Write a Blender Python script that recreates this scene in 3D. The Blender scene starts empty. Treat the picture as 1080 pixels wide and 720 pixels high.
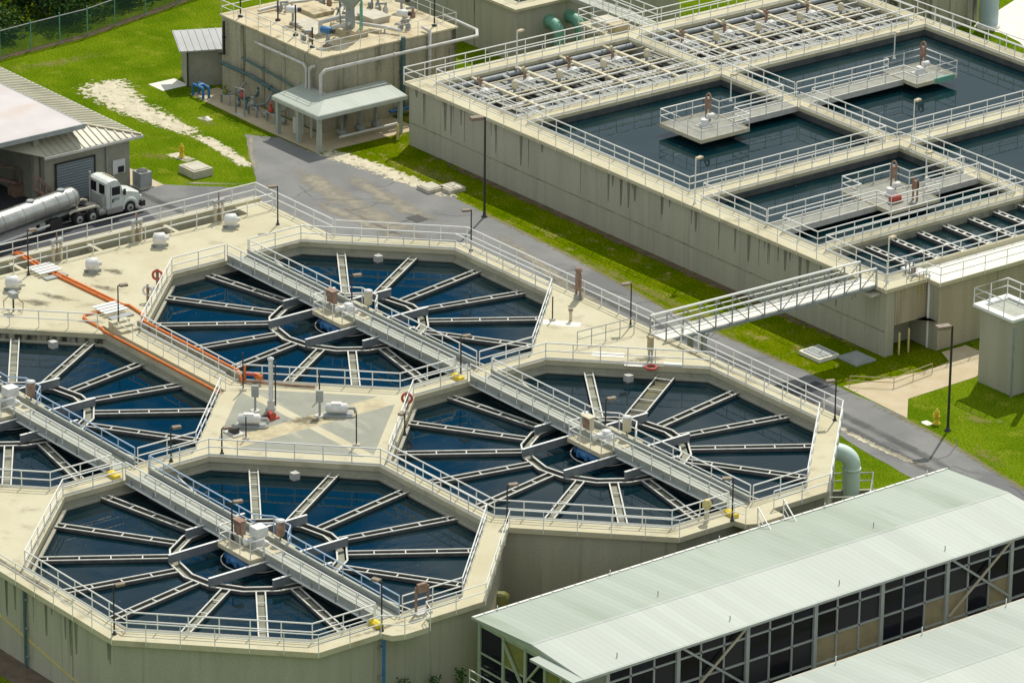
import bpy, bmesh, math, random
from mathutils import Vector, Matrix
from mathutils.geometry import tessellate_polygon
random.seed(7)
SC = bpy.context.scene
COL = SC.collection
R = math.radians
V = Vector

# ------------------------------------------------------------------ materials
def new_mat(name):
    m = bpy.data.materials.new(name); m.use_nodes = True
    nt = m.node_tree
    return m, nt, nt.nodes['Principled BSDF']

def mat(name, c1, c2=None, scale=1.0, rough=0.8, metal=0.0, bump=0.0, bscale=30.0, stretch=(1, 1, 1),
        c3=None, s3=8.0, lo3=0.55, hi3=0.75, st3=(1, 1, 1), lo=0.35, hi=0.65, spec=0.5, fine=0.0):
    """procedural surface: c1/c2 mixed by a broad noise, c3 stains by a second noise, fine value grain, bump"""
    m, nt, b = new_mat(name)
    N, L = nt.nodes, nt.links
    b.inputs['Roughness'].default_value = rough
    b.inputs['Metallic'].default_value = metal
    b.inputs['Specular IOR Level'].default_value = spec
    geo = N.new('ShaderNodeNewGeometry')
    def noise(scale, st, detail=5.0):
        mp = N.new('ShaderNodeMapping'); mp.inputs['Scale'].default_value = st
        L.new(geo.outputs['Position'], mp.inputs['Vector'])
        n = N.new('ShaderNodeTexNoise'); n.inputs['Scale'].default_value = scale
        n.inputs['Detail'].default_value = detail; n.inputs['Roughness'].default_value = 0.6
        L.new(mp.outputs['Vector'], n.inputs['Vector'])
        return n.outputs['Fac']
    def remap(s, a, bb):
        r = N.new('ShaderNodeMapRange'); r.inputs['From Min'].default_value = a; r.inputs['From Max'].default_value = bb
        r.interpolation_type = 'SMOOTHSTEP'
        L.new(s, r.inputs['Value']); return r.outputs['Result']
    def mix(f, a, bb):
        x = N.new('ShaderNodeMix'); x.data_type = 'RGBA'
        L.new(f, x.inputs['Factor'])
        for k, v in (('A', a), ('B', bb)):
            s = [i for i in x.inputs if i.name == k and i.type == 'RGBA'][0]
            if isinstance(v, tuple): s.default_value = (*v, 1)
            else: L.new(v, s)
        return [o for o in x.outputs if o.type == 'RGBA'][0]
    out = None
    if c2 is not None: out = mix(remap(noise(scale, stretch), lo, hi), c1, c2)
    if c3 is not None: out = mix(remap(noise(s3, st3), lo3, hi3), out if out is not None else c1, c3)
    if fine > 0:
        f = remap(noise(bscale, (1, 1, 1), 2.0), 0.3, 0.7)
        base = out if out is not None else c1
        hsv = N.new('ShaderNodeHueSaturation')
        if isinstance(base, tuple): hsv.inputs['Color'].default_value = (*base, 1)
        else: L.new(base, hsv.inputs['Color'])
        mr = N.new('ShaderNodeMapRange'); mr.inputs['To Min'].default_value = 1 - fine; mr.inputs['To Max'].default_value = 1 + fine
        L.new(f, mr.inputs['Value']); L.new(mr.outputs['Result'], hsv.inputs['Value'])
        out = hsv.outputs['Color']
    if out is None: b.inputs['Base Color'].default_value = (*c1, 1)
    else: L.new(out, b.inputs['Base Color'])
    if bump > 0:
        bp = N.new('ShaderNodeBump'); bp.inputs['Strength'].default_value = bump; bp.inputs['Distance'].default_value = 0.05
        L.new(noise(bscale, (1, 1, 1), 3.0), bp.inputs['Height']); L.new(bp.outputs['Normal'], b.inputs['Normal'])
    return m

MT = {}
MT['deck'] = mat('cream_deck_concrete', (.515, .465, .31), (.565, .52, .365), .35, .85, bump=.15, bscale=14, c3=(.37, .325, .215), s3=.6, lo3=.52, hi3=.76, fine=.07)  # cream is the concrete's own colour, with browner stain patches
MT['infill'] = mat('grey_infill_concrete', (.27, .275, .225), (.31, .31, .25), .5, .85, bump=.1, bscale=16, c3=(.40, .39, .31), s3=.9, lo3=.55, hi3=.7, st3=(.3, 1, 1), fine=.08)
MT['sandy'] = mat('sandy_concrete_strip', (.56, .49, .31), (.42, .36, .23), 1.2, .9, bump=.15, bscale=18, c3=(.35, .30, .2), s3=2.2, lo3=.6, hi3=.75, fine=.1)
MT['wall'] = mat('tank_wall_concrete', (.44, .42, .32), (.385, .375, .285), .8, .9, bump=.15, bscale=10, stretch=(1.2, 1.2, .12), c3=(.26, .25, .185), s3=1.1, lo3=.54, hi3=.8, st3=(2.2, 2.2, .08), fine=.06)
MT['wall_aer'] = mat('basin_wall_concrete', (.45, .43, .34), (.40, .385, .305), .8, .9, bump=.15, bscale=10, stretch=(1.2, 1.2, .12), c3=(.29, .275, .21), s3=1.3, lo3=.55, hi3=.8, st3=(2.4, 2.4, .07), fine=.06)
MT['wall_old'] = mat('streaked_old_concrete', (.45, .41, .30), (.37, .34, .25), 1.0, .9, bump=.2, bscale=8, stretch=(1, 1, .1), c3=(.06, .05, .035), s3=1.0, lo3=.49, hi3=.70, st3=(.75, .75, .09), fine=.1)
MT['wall_brown'] = mat('brown_streaked_concrete', (.44, .38, .265), (.38, .33, .225), 1.0, .9, bump=.15, bscale=8, stretch=(1.3, 1.3, .08), c3=(.25, .21, .145), s3=1.3, lo3=.55, hi3=.75, st3=(1.6, 1.6, .07), fine=.06)
MT['wall_inner'] = mat('wet_inner_wall_concrete', (.34, .33, .25), (.27, .265, .20), 1.2, .85, bump=.1, bscale=10, c3=(.10, .095, .07), s3=1.5, lo3=.5, hi3=.75, st3=(1.2, 1.2, .25), fine=.08)
MT['rooftop'] = mat('stained_rooftop_concrete', (.52, .43, .27), (.60, .53, .36), .5, .9, bump=.15, bscale=10, c3=(.26, .20, .12), s3=.6, lo3=.52, hi3=.72, fine=.12)
MT['rail'] = mat('painted_aluminium', (.80, .80, .76), None, rough=.45)
MT['rail_blue'] = mat('pale_blue_painted_rail', (.40, .52, .68), None, rough=.45)
MT['trough'] = mat('white_fibreglass_trough', (.66, .65, .60), (.55, .54, .48), 2.0, .6, c3=(.38, .36, .29), s3=4, lo3=.6, hi3=.8)
MT['trough_in'] = mat('algae_trough_bed', (.27, .27, .20), (.17, .175, .12), .5, .7, c3=(.08, .08, .05), s3=.8, lo3=.55, hi3=.7)
MT['steel_grey'] = mat('grey_painted_steel', (.36, .38, .37), (.30, .32, .31), 1.2, .55, c3=(.22, .22, .2), s3=2.5, lo3=.6, hi3=.8)
MT['grating'] = mat('aluminium_grating', (.42, .43, .36), (.35, .36, .30), 1.0, .6, bump=.3, bscale=40, fine=.12)
MT['blue'] = mat('blue_gear_drive_paint', (.05, .20, .42), (.04, .15, .33), 3, .5)
MT['blue_pipe'] = mat('blue_pipe_paint', (.03, .19, .45), (.03, .14, .35), 3, .5)
MT['white'] = mat('white_machine_paint', (.74, .74, .72), (.64, .63, .6), 2.5, .5, c3=(.45, .42, .36), s3=5, lo3=.62, hi3=.8)
MT['cream'] = mat('cream_painted_steel', (.62, .56, .40), (.55, .49, .34), 2, .6)
MT['rust'] = mat('rusty_brown_metal', (.27, .15, .10), (.36, .26, .20), 3, .8, c3=(.16, .09, .06), s3=6, lo3=.5, hi3=.7)
MT['black'] = mat('dark_bronze_paint', (.03, .028, .026), None, rough=.5)
MT['lampglass'] = mat('lamp_lens', (.55, .45, .30), None, rough=.3)
MT['wet'] = mat('dark_wet_concrete', (.10, .105, .10), (.065, .07, .07), 1.2, .6, c3=(.14, .14, .12), s3=2, lo3=.55, hi3=.75)
MT['trough_side'] = mat('shade_painted_trough_side', (.10, .10, .10), (.07, .07, .07), 2, .7)  # dark grey puts the trough sides' shade and water reflection into the colour
MT['lamp_head'] = mat('brown_lamp_head', (.20, .15, .10), (.26, .20, .14), 4, .5)
MT['catwalk'] = mat('dull_catwalk_grating', (.30, .30, .25), (.24, .24, .20), 1.5, .7, bump=.3, bscale=40, fine=.15)
MT['cover'] = mat('dull_grey_cover', (.25, .26, .255), (.31, .31, .29), .9, .7, c3=(.17, .17, .15), s3=1.6, lo3=.52, hi3=.75)
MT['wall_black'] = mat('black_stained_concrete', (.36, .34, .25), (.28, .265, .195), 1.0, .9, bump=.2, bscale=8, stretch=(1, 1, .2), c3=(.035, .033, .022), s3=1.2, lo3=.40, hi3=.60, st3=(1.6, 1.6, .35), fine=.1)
MT['bed_olive'] = mat('algae_covered_trough_bed', (.07, .07, .045), (.13, .12, .04), .7, .7, c3=(.03, .03, .025), s3=1.1, lo3=.5, hi3=.7)
MT['beam'] = mat('slate_grey_beam', (.20, .22, .235), (.16, .175, .19), 1.5, .6)
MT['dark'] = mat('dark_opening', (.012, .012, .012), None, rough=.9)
MT['orange'] = mat('orange_hose_plastic', (.72, .20, .03), (.60, .15, .02), 3, .6)
MT['red'] = mat('red_paint', (.55, .08, .05), (.42, .06, .04), 3, .5)
MT['yellow'] = mat('yellow_paint', (.78, .60, .03), (.65, .48, .02), 4, .55)
MT['yellow_pale'] = mat('pale_yellow_post_paint', (.62, .52, .22), (.55, .45, .18), 4, .6)
MT['green_pipe'] = mat('aged_green_pipe_paint', (.20, .46, .34), (.16, .38, .28), 1.5, .5, c3=(.12, .28, .2), s3=2.5, lo3=.58, hi3=.75)
MT['aqua_pipe'] = mat('pale_aqua_pipe_paint', (.68, .82, .75), (.62, .77, .69), 1.2, .4, c3=(.48, .62, .54), s3=2.5, lo3=.6, hi3=.8)
MT['teal'] = mat('teal_pipe_paint', (.08, .16, .16), (.06, .12, .13), 3, .6)
MT['grey_pipe'] = mat('galvanised_grey_pipe', (.30, .32, .33), (.23, .25, .26), 2, .55)
MT['lightgrey_pipe'] = mat('light_grey_pipe_paint', (.60, .58, .53), (.52, .50, .45), 2, .5)
MT['asphalt'] = mat('worn_asphalt', (.18, .18, .177), (.225, .222, .213), .25, .9, bump=.2, bscale=30, c3=(.15, .15, .153), s3=.14, lo3=.5, hi3=.62, fine=.10)
MT['asphalt_dark'] = mat('dark_asphalt', (.055, .057, .068), (.075, .077, .087), .4, .85, bump=.2, bscale=30, fine=.1)
MT['asphalt_dusty'] = mat('dusty_asphalt', (.26, .245, .215), (.185, .18, .17), .35, .9, bump=.2, bscale=20, c3=(.46, .41, .31), s3=.42, lo3=.54, hi3=.70, st3=(.6, 1.2, 1), fine=.12)
MT['path'] = mat('tan_path_concrete', (.50, .41, .26), (.55, .46, .31), .6, .9, bump=.15, bscale=16, c3=(.42, .34, .21), s3=1.0, lo3=.58, hi3=.75, fine=.06)
MT['gravel'] = mat('pale_limestone_gravel', (.66, .60, .46), (.54, .49, .36), 1.5, .95, bump=.5, bscale=12, c3=(.16, .20, .04), s3=.9, lo3=.56, hi3=.68, fine=.15)
MT['dirt'] = mat('bare_brown_dirt', (.17, .12, .08), (.12, .09, .06), 1.2, .95, bump=.4, bscale=10, fine=.12)
MT['grass'] = mat('mown_grass', (.078, .138, .003), (.128, .188, .006), .22, .95, bump=.6, bscale=7, c3=(.185, .215, .018), s3=.5, lo3=.52, hi3=.75, fine=.34, spec=.0)
MT['turf'] = mat('patchy_turf', (.085, .13, .0), (.13, .165, .003), .35, .95, bump=.7, bscale=6, c3=(.22, .20, .05), s3=.75, lo3=.54, hi3=.70, fine=.32, spec=.0)
MT['leaf_dark'] = mat('dark_foliage', (.014, .036, .008), (.028, .062, .014), .6, .8, spec=.25)
MT['leaf_mid'] = mat('mid_green_foliage', (.035, .085, .012), (.06, .13, .02), .6, .8, spec=.25)
MT['bark'] = mat('bark', (.09, .07, .05), (.06, .05, .035), 2, .9)
MT['roof_green'] = mat('algae_green_metal_roof', (.315, .37, .29), (.385, .435, .365), .10, .5, bump=0, stretch=(.25, 1, 1), c3=(.27, .33, .24), s3=.45, lo3=.52, hi3=.75, st3=(.12, 1, 1), fine=.03)
MT['roof_pale'] = mat('pale_metal_roof', (.40, .44, .385), (.44, .48, .425), .2, .45, stretch=(.2, 1, 1), c3=(.36, .41, .33), s3=.6, lo3=.55, hi3=.75, st3=(.12, 1, 1), fine=.03)
def add_seams(m, period=.41, depth=.10, axis=1):
    nt = m.node_tree; N, L = nt.nodes, nt.links; b = N['Principled BSDF']; src = b.inputs['Base Color'].links[0].from_socket
    geo = N.new('ShaderNodeNewGeometry'); sp = N.new('ShaderNodeSeparateXYZ'); L.new(geo.outputs['Position'], sp.inputs[0])
    d = N.new('ShaderNodeMath'); d.operation = 'DIVIDE'; d.inputs[1].default_value = period; L.new(sp.outputs[axis], d.inputs[0])
    f = N.new('ShaderNodeMath'); f.operation = 'FRACT'; L.new(d.outputs[0], f.inputs[0])
    lt = N.new('ShaderNodeMath'); lt.operation = 'LESS_THAN'; lt.inputs[1].default_value = .14; L.new(f.outputs[0], lt.inputs[0])
    # each sheet between seams weathers a little differently
    fl = N.new('ShaderNodeMath'); fl.operation = 'FLOOR'; d2 = N.new('ShaderNodeMath'); d2.operation = 'DIVIDE'; d2.inputs[1].default_value = period * 2; L.new(sp.outputs[axis], d2.inputs[0]); L.new(d2.outputs[0], fl.inputs[0])
    wn_ = N.new('ShaderNodeTexWhiteNoise'); wn_.noise_dimensions = '1D'; L.new(fl.outputs[0], wn_.inputs['W'])
    v = N.new('ShaderNodeMapRange'); v.inputs['To Min'].default_value = .93; v.inputs['To Max'].default_value = 1.03; L.new(wn_.outputs['Value'], v.inputs['Value'])
    s1 = N.new('ShaderNodeMath'); s1.operation = 'MULTIPLY_ADD'; s1.inputs[1].default_value = -depth; L.new(lt.outputs[0], s1.inputs[0]); L.new(v.outputs['Result'], s1.inputs[2])
    h = N.new('ShaderNodeHueSaturation'); L.new(src, h.inputs['Color']); L.new(s1.outputs[0], h.inputs['Value']); L.new(h.outputs['Color'], b.inputs['Base Color'])
add_seams(MT['roof_green']); add_seams(MT['roof_pale'])
MT['roof_tan'] = mat('tan_metal_roof', (.50, .48, .36), (.44, .42, .31), .4, .5, c3=(.34, .32, .24), s3=.9, lo3=.55, hi3=.75, st3=(1, .3, 1))
MT['roof_grey'] = mat('grey_metal_roof', (.34, .35, .34), (.40, .41, .40), .4, .5)
MT['membrane'] = mat('white_roof_membrane', (.60, .55, .545), (.53, .48, .465), .25, .7, c3=(.55, .47, .42), s3=.35, lo3=.55, hi3=.75, st3=(1, .4, 1))
MT['frame'] = mat('grey_window_frame', (.50, .53, .48), (.44, .47, .42), 1.5, .5)
MT['frame_green'] = mat('green_grey_frame', (.38, .44, .30), (.33, .39, .26), 1.5, .5)
MT['panel_tan'] = mat('tan_translucent_panel', (.44, .36, .20), (.36, .29, .16), 1.2, .6)
MT['panel_olive'] = mat('olive_translucent_panel', (.22, .22, .05), (.17, .17, .04), 1.2, .6)
MT['block'] = mat('painted_block_wall', (.34, .33, .26), (.29, .285, .22), 1.2, .85, c3=(.24, .23, .18), s3=1.5, lo3=.55, hi3=.8, fine=.06)
MT['door_blue'] = mat('blue_grey_roller_door', (.27, .32, .35), (.23, .28, .31), .5, .5, stretch=(1, 1, 8))
MT['steel'] = mat('polished_tank_steel', (.62, .61, .57), (.48, .47, .43), .8, .32, metal=.85, c3=(.34, .32, .27), s3=1.2, lo3=.55, hi3=.8, st3=(1, .3, 1))
MT['truck'] = mat('white_truck_paint', (.74, .77, .72), (.66, .69, .63), 2, .3, c3=(.52, .53, .46), s3=3, lo3=.62, hi3=.8)
MT['tyre'] = mat('tyre_rubber', (.02, .02, .02), None, rough=.9)
MT['rim'] = mat('wheel_rim', (.50, .50, .47), (.35, .35, .33), 4, .5, metal=.3)
MT['lid'] = mat('pale_concrete_lid', (.58, .54, .44), (.48, .44, .35), 1.5, .85, fine=.08)
MT['pad_white'] = mat('white_concrete_pad', (.80, .77, .69), (.72, .69, .6), 2, .8)
MT['silo'] = mat('grey_green_silo_paint', (.34, .38, .34), (.28, .32, .28), 1.5, .6)
MT['tower'] = mat('pale_blue_tower_paint', (.44, .54, .58), (.38, .47, .52), 1, .5)

def glass_mat():
    m, nt, b = new_mat('dark_window_glass')
    b.inputs['Base Color'].default_value = (.010, .011, .018, 1); b.inputs['Roughness'].default_value = .08
    b.inputs['Specular IOR Level'].default_value = .35
    return m
MT['glass'] = glass_mat()
for i_, c_ in enumerate(((.020, .024, .034), (.006, .006, .010), (.035, .036, .040))):
    g_ = glass_mat(); g_.node_tree.nodes['Principled BSDF'].inputs['Base Color'].default_value = (*c_, 1); g_.node_tree.nodes['Principled BSDF'].inputs['Roughness'].default_value = (.05, .12, .25)[i_]; MT['glass%d' % i_] = g_

def mesh_fence_mat():
    m, nt, b = new_mat('green_chain_link'); N, L = nt.nodes, nt.links
    b.inputs['Base Color'].default_value = (.02, .07, .05, 1); b.inputs['Roughness'].default_value = .7
    b.inputs['Alpha'].default_value = .55
    return m
MT['chain'] = mesh_fence_mat()

def water_mat(name, c, rough=.03, bump=.15):
    m, nt, b = new_mat(name); N, L = nt.nodes, nt.links
    b.inputs['Base Color'].default_value = (*c, 1); b.inputs['Roughness'].default_value = rough
    b.inputs['IOR'].default_value = 1.33; b.inputs['Specular IOR Level'].default_value = .40
    geo = N.new('ShaderNodeNewGeometry'); n = N.new('ShaderNodeTexNoise')
    n.inputs['Scale'].default_value = 1.6; n.inputs['Detail'].default_value = 3
    mp = N.new('ShaderNodeMapping'); mp.inputs['Scale'].default_value = (1, .6, 1)
    L.new(geo.outputs['Position'], mp.inputs['Vector']); L.new(mp.outputs['Vector'], n.inputs['Vector'])
    sp = N.new('ShaderNodeTexNoise'); sp.inputs['Scale'].default_value = 5.0; sp.inputs['Detail'].default_value = 2; L.new(geo.outputs['Position'], sp.inputs['Vector'])
    s2 = N.new('ShaderNodeTexNoise'); s2.inputs['Scale'].default_value = .22; s2.inputs['Detail'].default_value = 4; L.new(geo.outputs['Position'], s2.inputs['Vector'])
    m1_ = N.new('ShaderNodeMapRange'); m1_.inputs['From Min'].default_value = .74; m1_.inputs['From Max'].default_value = .77; L.new(sp.outputs['Fac'], m1_.inputs['Value'])
    m2_ = N.new('ShaderNodeMapRange'); m2_.inputs['From Min'].default_value = .5; m2_.inputs['From Max'].default_value = .75; m2_.inputs['To Max'].default_value = .10; L.new(s2.outputs['Fac'], m2_.inputs['Value'])
    mx_ = N.new('ShaderNodeMath'); mx_.operation = 'MAXIMUM'; L.new(m1_.outputs['Result'], mx_.inputs[0]); L.new(m2_.outputs['Result'], mx_.inputs[1])
    cm_ = N.new('ShaderNodeMix'); cm_.data_type = 'RGBA'; L.new(mx_.outputs[0], cm_.inputs[0]); cm_.inputs[6].default_value = (*c, 1); cm_.inputs[7].default_value = (.16, .18, .15, 1); L.new(cm_.outputs[2], b.inputs['Base Color'])
    bp = N.new('ShaderNodeBump'); bp.inputs['Strength'].default_value = bump; bp.inputs['Distance'].default_value = .02
    L.new(n.outputs['Fac'], bp.inputs['Height']); L.new(bp.outputs['Normal'], b.inputs['Normal'])
    return m
MT['water'] = water_mat('clarifier_water', (.0005, .013, .020))
MT['water_aer'] = water_mat('basin_water', (.002, .020, .026))

# ------------------------------------------------------------------ geometry helpers
class MB:
    def __init__(s): s.v = []; s.f = []; s.sm = []
    def add(s, vs, fs, smooth=False):
        o = len(s.v); s.v += [tuple(p) for p in vs]
        for f in fs: s.f.append([i + o for i in f]); s.sm.append(smooth)
        return s
    def box(s, x0, x1, y0, y1, z0, z1):
        vs = [(x, y, z) for z in (z0, z1) for x, y in ((x0, y0), (x1, y0), (x1, y1), (x0, y1))]
        return s.add(vs, [(3, 2, 1, 0), (4, 5, 6, 7), (0, 1, 5, 4), (1, 2, 6, 5), (2, 3, 7, 6), (3, 0, 4, 7)])
    def obox(s, c, size, rz=0.0, rx=0.0, ry=0.0):
        M = Matrix.Translation(c) @ Matrix.Rotation(rz, 4, 'Z') @ Matrix.Rotation(ry, 4, 'Y') @ Matrix.Rotation(rx, 4, 'X')
        a, b, d = (q / 2 for q in size)
        vs = [M @ V((x, y, z)) for z in (-d, d) for x, y in ((-a, -b), (a, -b), (a, b), (-a, b))]
        return s.add(vs, [(3, 2, 1, 0), (4, 5, 6, 7), (0, 1, 5, 4), (1, 2, 6, 5), (2, 3, 7, 6), (3, 0, 4, 7)])
    def beam(s, p0, p1, w, h):
        p0 = V(p0); p1 = V(p1); d = (p1 - p0).normalized()
        up = V((0, 0, 1)) if abs(d.z) < .95 else V((0, 1, 0))
        a = d.cross(up).normalized() * w / 2; b = d.cross(a).normalized() * h / 2
        vs = [p + q for p in (p0, p1) for q in (-a - b, a - b, a + b, -a + b)]
        return s.add(vs, [(0, 1, 2, 3), (7, 6, 5, 4), (0, 4, 5, 1), (1, 5, 6, 2), (2, 6, 7, 3), (3, 7, 4, 0)])
    def tube(s, pts, r, n=8, closed=False, caps=True):
        pts = [V(p) for p in pts]; k = len(pts); rings = []
        rr = r if isinstance(r, (list, tuple)) else [r] * k
        prev = None
        for i, p in enumerate(pts):
            if closed: d0 = p - pts[i - 1]; d1 = pts[(i + 1) % k] - p
            else:
                d0 = p - pts[i - 1] if i else pts[1] - p
                d1 = pts[i + 1] - p if i < k - 1 else p - pts[i - 1]
            t = (d0.normalized() + d1.normalized())
            t = t.normalized() if t.length > 1e-6 else d1.normalized()
            if prev is None:
                up = V((0, 0, 1)) if abs(t.z) < .95 else V((1, 0, 0))
                a = t.cross(up).normalized()
            else:
                a = (prev - t * prev.dot(t)).normalized()
            prev = a; b = t.cross(a)
            c = max(.35, t.dot(d1.normalized()))
            rings.append([p + (a * math.cos(2 * math.pi * j / n) + b * math.sin(2 * math.pi * j / n)) * (rr[i] / (c ** .5)) for j in range(n)])
        vs = [q for ring in rings for q in ring]; fs = []
        for i in range(k if closed else k - 1):
            i2 = (i + 1) % k
            for j in range(n):
                j2 = (j + 1) % n
                fs.append((i * n + j, i * n + j2, i2 * n + j2, i2 * n + j))
        s.add(vs, fs, True)
        if caps and not closed:
            s.add(rings[0], [tuple(range(n))]); s.add(rings[-1], [tuple(reversed(range(n)))])
        return s
    def lathe(s, c, prof, n=16, axis='Z'):
        """prof: list of (radius, height along axis) from base"""
        vs = []
        for r, h in prof:
            for j in range(n):
                a = 2 * math.pi * j / n; p = (r * math.cos(a), r * math.sin(a), h)
                if axis == 'X': p = (p[2], p[0], p[1])
                if axis == 'Y': p = (p[1], p[2], p[0])
                vs.append((c[0] + p[0], c[1] + p[1], c[2] + p[2]))
        fs = []
        for i in range(len(prof) - 1):
            for j in range(n): fs.append((i * n + j, i * n + (j + 1) % n, (i + 1) * n + (j + 1) % n, (i + 1) * n + j))
        s.add(vs, fs, True)
        if prof[0][0] > 1e-4: s.add(vs[:n], [tuple(reversed(range(n)))])
        if prof[-1][0] > 1e-4: s.add(vs[-n:], [tuple(range(n))])
        return s
    def prism(s, poly, z0, z1):
        n = len(poly); area = sum(poly[i][0] * poly[(i + 1) % n][1] - poly[(i + 1) % n][0] * poly[i][1] for i in range(n))
        if area < 0: poly = poly[::-1]
        s.add([(*p, z0) for p in poly] + [(*p, z1) for p in poly],
              [tuple(reversed(range(n))), tuple(range(n, 2 * n))] + [(i, (i + 1) % n, (i + 1) % n + n, i + n) for i in range(n)])
        return s
    def sheet(s, poly, z):
        n = len(poly); area = sum(poly[i][0] * poly[(i + 1) % n][1] - poly[(i + 1) % n][0] * poly[i][1] for i in range(n))
        if area < 0: poly = poly[::-1]
        tri = tessellate_polygon([[V((*p, 0)) for p in poly]])
        fs = []
        for t in tri:
            a, b, c = (V(poly[i]) for i in t)
            cr = (b.x - a.x) * (c.y - a.y) - (b.y - a.y) * (c.x - a.x)
            fs.append(tuple(t) if cr > 0 else tuple(reversed(t)))
        s.add([(*p, z) for p in poly], fs); return s
    def plate(s, outer, holes, z0, z1, bottom=True):
        loops = [[V((*p, 0)) for p in outer]] + [[V((*p, 0)) for p in h] for h in holes]
        flat = [p for l in loops for p in l]
        tri = tessellate_polygon(loops); up = []; dn = []
        for t in tri:
            a, b, c = (flat[i] for i in t)
            cr = (b.x - a.x) * (c.y - a.y) - (b.y - a.y) * (c.x - a.x)
            if abs(cr) < 1e-9: continue
            tt = tuple(t) if cr > 0 else tuple(reversed(t))
            up.append(tt); dn.append(tuple(reversed(tt)))
        s.add([(p.x, p.y, z1) for p in flat], up)
        if bottom: s.add([(p.x, p.y, z0) for p in flat], dn)
        for k, l in enumerate(loops):
            n = len(l); ar = sum(l[i].x * l[(i + 1) % n].y - l[(i + 1) % n].x * l[i].y for i in range(n))
            ccw = ar > 0
            q = l if (ccw == (k == 0)) else l[::-1]
            s.add([(p.x, p.y, z0) for p in q] + [(p.x, p.y, z1) for p in q], [(i, (i + 1) % n, (i + 1) % n + n, i + n) for i in range(n)])
        return s
    def build(s, name, m, parent=None, loc=(0, 0, 0)):
        o = V(loc)
        if parent is not None: o = V(parent.get('_o', (0, 0, 0)))
        me = bpy.data.meshes.new(name)
        me.from_pydata([V(p) - o for p in s.v], [], s.f)
        for p, q in zip(me.polygons, s.sm): p.use_smooth = q
        me.materials.append(MT[m] if isinstance(m, str) else m)
        ob = bpy.data.objects.new(name, me); COL.objects.link(ob)
        if parent is not None:
            ob.parent = parent; ob['_o'] = tuple(o)
        else:
            ob.location = o; ob['_o'] = tuple(o)
        return ob

def tag(o, label, cat, group=None):
    o['label'] = label; o['category'] = cat
    if group: o['group'] = group
    return o
def thing(name, label, cat, loc=(0, 0, 0), group=None):
    o = bpy.data.objects.new(name, None); COL.objects.link(o); o.location = loc; o['_o'] = tuple(loc)
    o.empty_display_size = .2
    return tag(o, label, cat, group)
def struct(name, mb, m):
    o = mb.build(name, m); o['kind'] = 'structure'; return o
def copy_tree(src, loc, label, rz=0.0):
    r = src.copy(); COL.objects.link(r); r.location = loc; r.rotation_euler = (0, 0, rz); r['label'] = label
    for ch in list(src.children):
        c = ch.copy(); COL.objects.link(c); c.parent = r
        for g in list(ch.children):
            d = g.copy(); COL.objects.link(d); d.parent = c
    return r

POST = {}
def post_mesh(h, r, mk):
    k = (round(h, 2), r, mk)
    if k not in POST:
        b = MB(); b.tube([(0, 0, 0), (0, 0, h)], r, 6)
        me = bpy.data.meshes.new('post'); me.from_pydata([V(p) for p in b.v], [], b.f); me.materials.append(MT[mk]); POST[k] = me
    return POST[k]
def rail(label, pts, z=5.0, h=1.07, spacing=1.65, closed=False, toe=False, drop=0.0, mk='rail', group=None, r=.036, name='guard_rail', parent=None):
    """a pipe railing with its posts along a 2-D polyline; drop > 0 fixes the posts to the slab edge"""
    p3 = [V((p[0], p[1], p[2] if len(p) > 2 else z)) for p in pts]
    if parent is None:
        t = thing(name, label, 'railing', tuple(p3[0]), group or 'pipe guard rails on the tanks and basins')
    else: t = parent
    o = V(t['_o'])
    up = V((0, 0, 1))
    MB().tube([p + up * h for p in p3], r * 1.15, 6, closed).build('top_rail', mk, t)
    MB().tube([p + up * h * .54 for p in p3], r, 6, closed).build('mid_rail', mk, t)
    segs = list(zip(p3, p3[1:] + ([p3[0]] if closed else [])))
    if not closed: segs = list(zip(p3[:-1], p3[1:]))
    if toe:
        tb = MB()
        for a, b in segs:
            d = (b - a).normalized() * .004
            tb.beam(a + d + up * .08, b - d + up * .08, .012, .13)
        tb.build('toe_board', mk, t)
    pos = []
    for a, b in segs:
        n = max(1, round((b - a).length / spacing))
        for i in range(n): pos.append(a + (b - a) * (i / n))
    if not closed: pos.append(p3[-1])
    me = post_mesh(h + drop, r, mk)
    for p in pos:
        ob = bpy.data.objects.new('post', me); COL.objects.link(ob); ob.parent = t; ob.location = p - o - up * drop
    return t

def octagon(c, a):
    s = a * math.tan(math.pi / 8)
    return [(c[0] + x, c[1] + y) for x, y in ((a, -s), (a, s), (s, a), (-s, a), (-a, s), (-a, -s), (-s, -a), (s, -a))]

# ------------------------------------------------------------------ world, sun, camera
SUN = V((-.40, .58, 1.0)).normalized()
elev = math.asin(SUN.z); azim = math.atan2(SUN.x, SUN.y)
w = bpy.data.worlds.new('World'); SC.world = w; w.use_nodes = True
nt = w.node_tree; bg = nt.nodes['Background']
sky = nt.nodes.new('ShaderNodeTexSky'); sky.sky_type = 'NISHITA'; sky.sun_disc = False
sky.sun_elevation = elev; sky.sun_rotation = azim; sky.dust_density = .4; sky.ozone_density = 3.0; CLOUD = 4.2; sky.air_density = 1.0
tc = nt.nodes.new('ShaderNodeTexCoord')
def wn(kind, **kw):
    n = nt.nodes.new(kind)
    for k, v in kw.items(): setattr(n, k, v)
    return n
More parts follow.
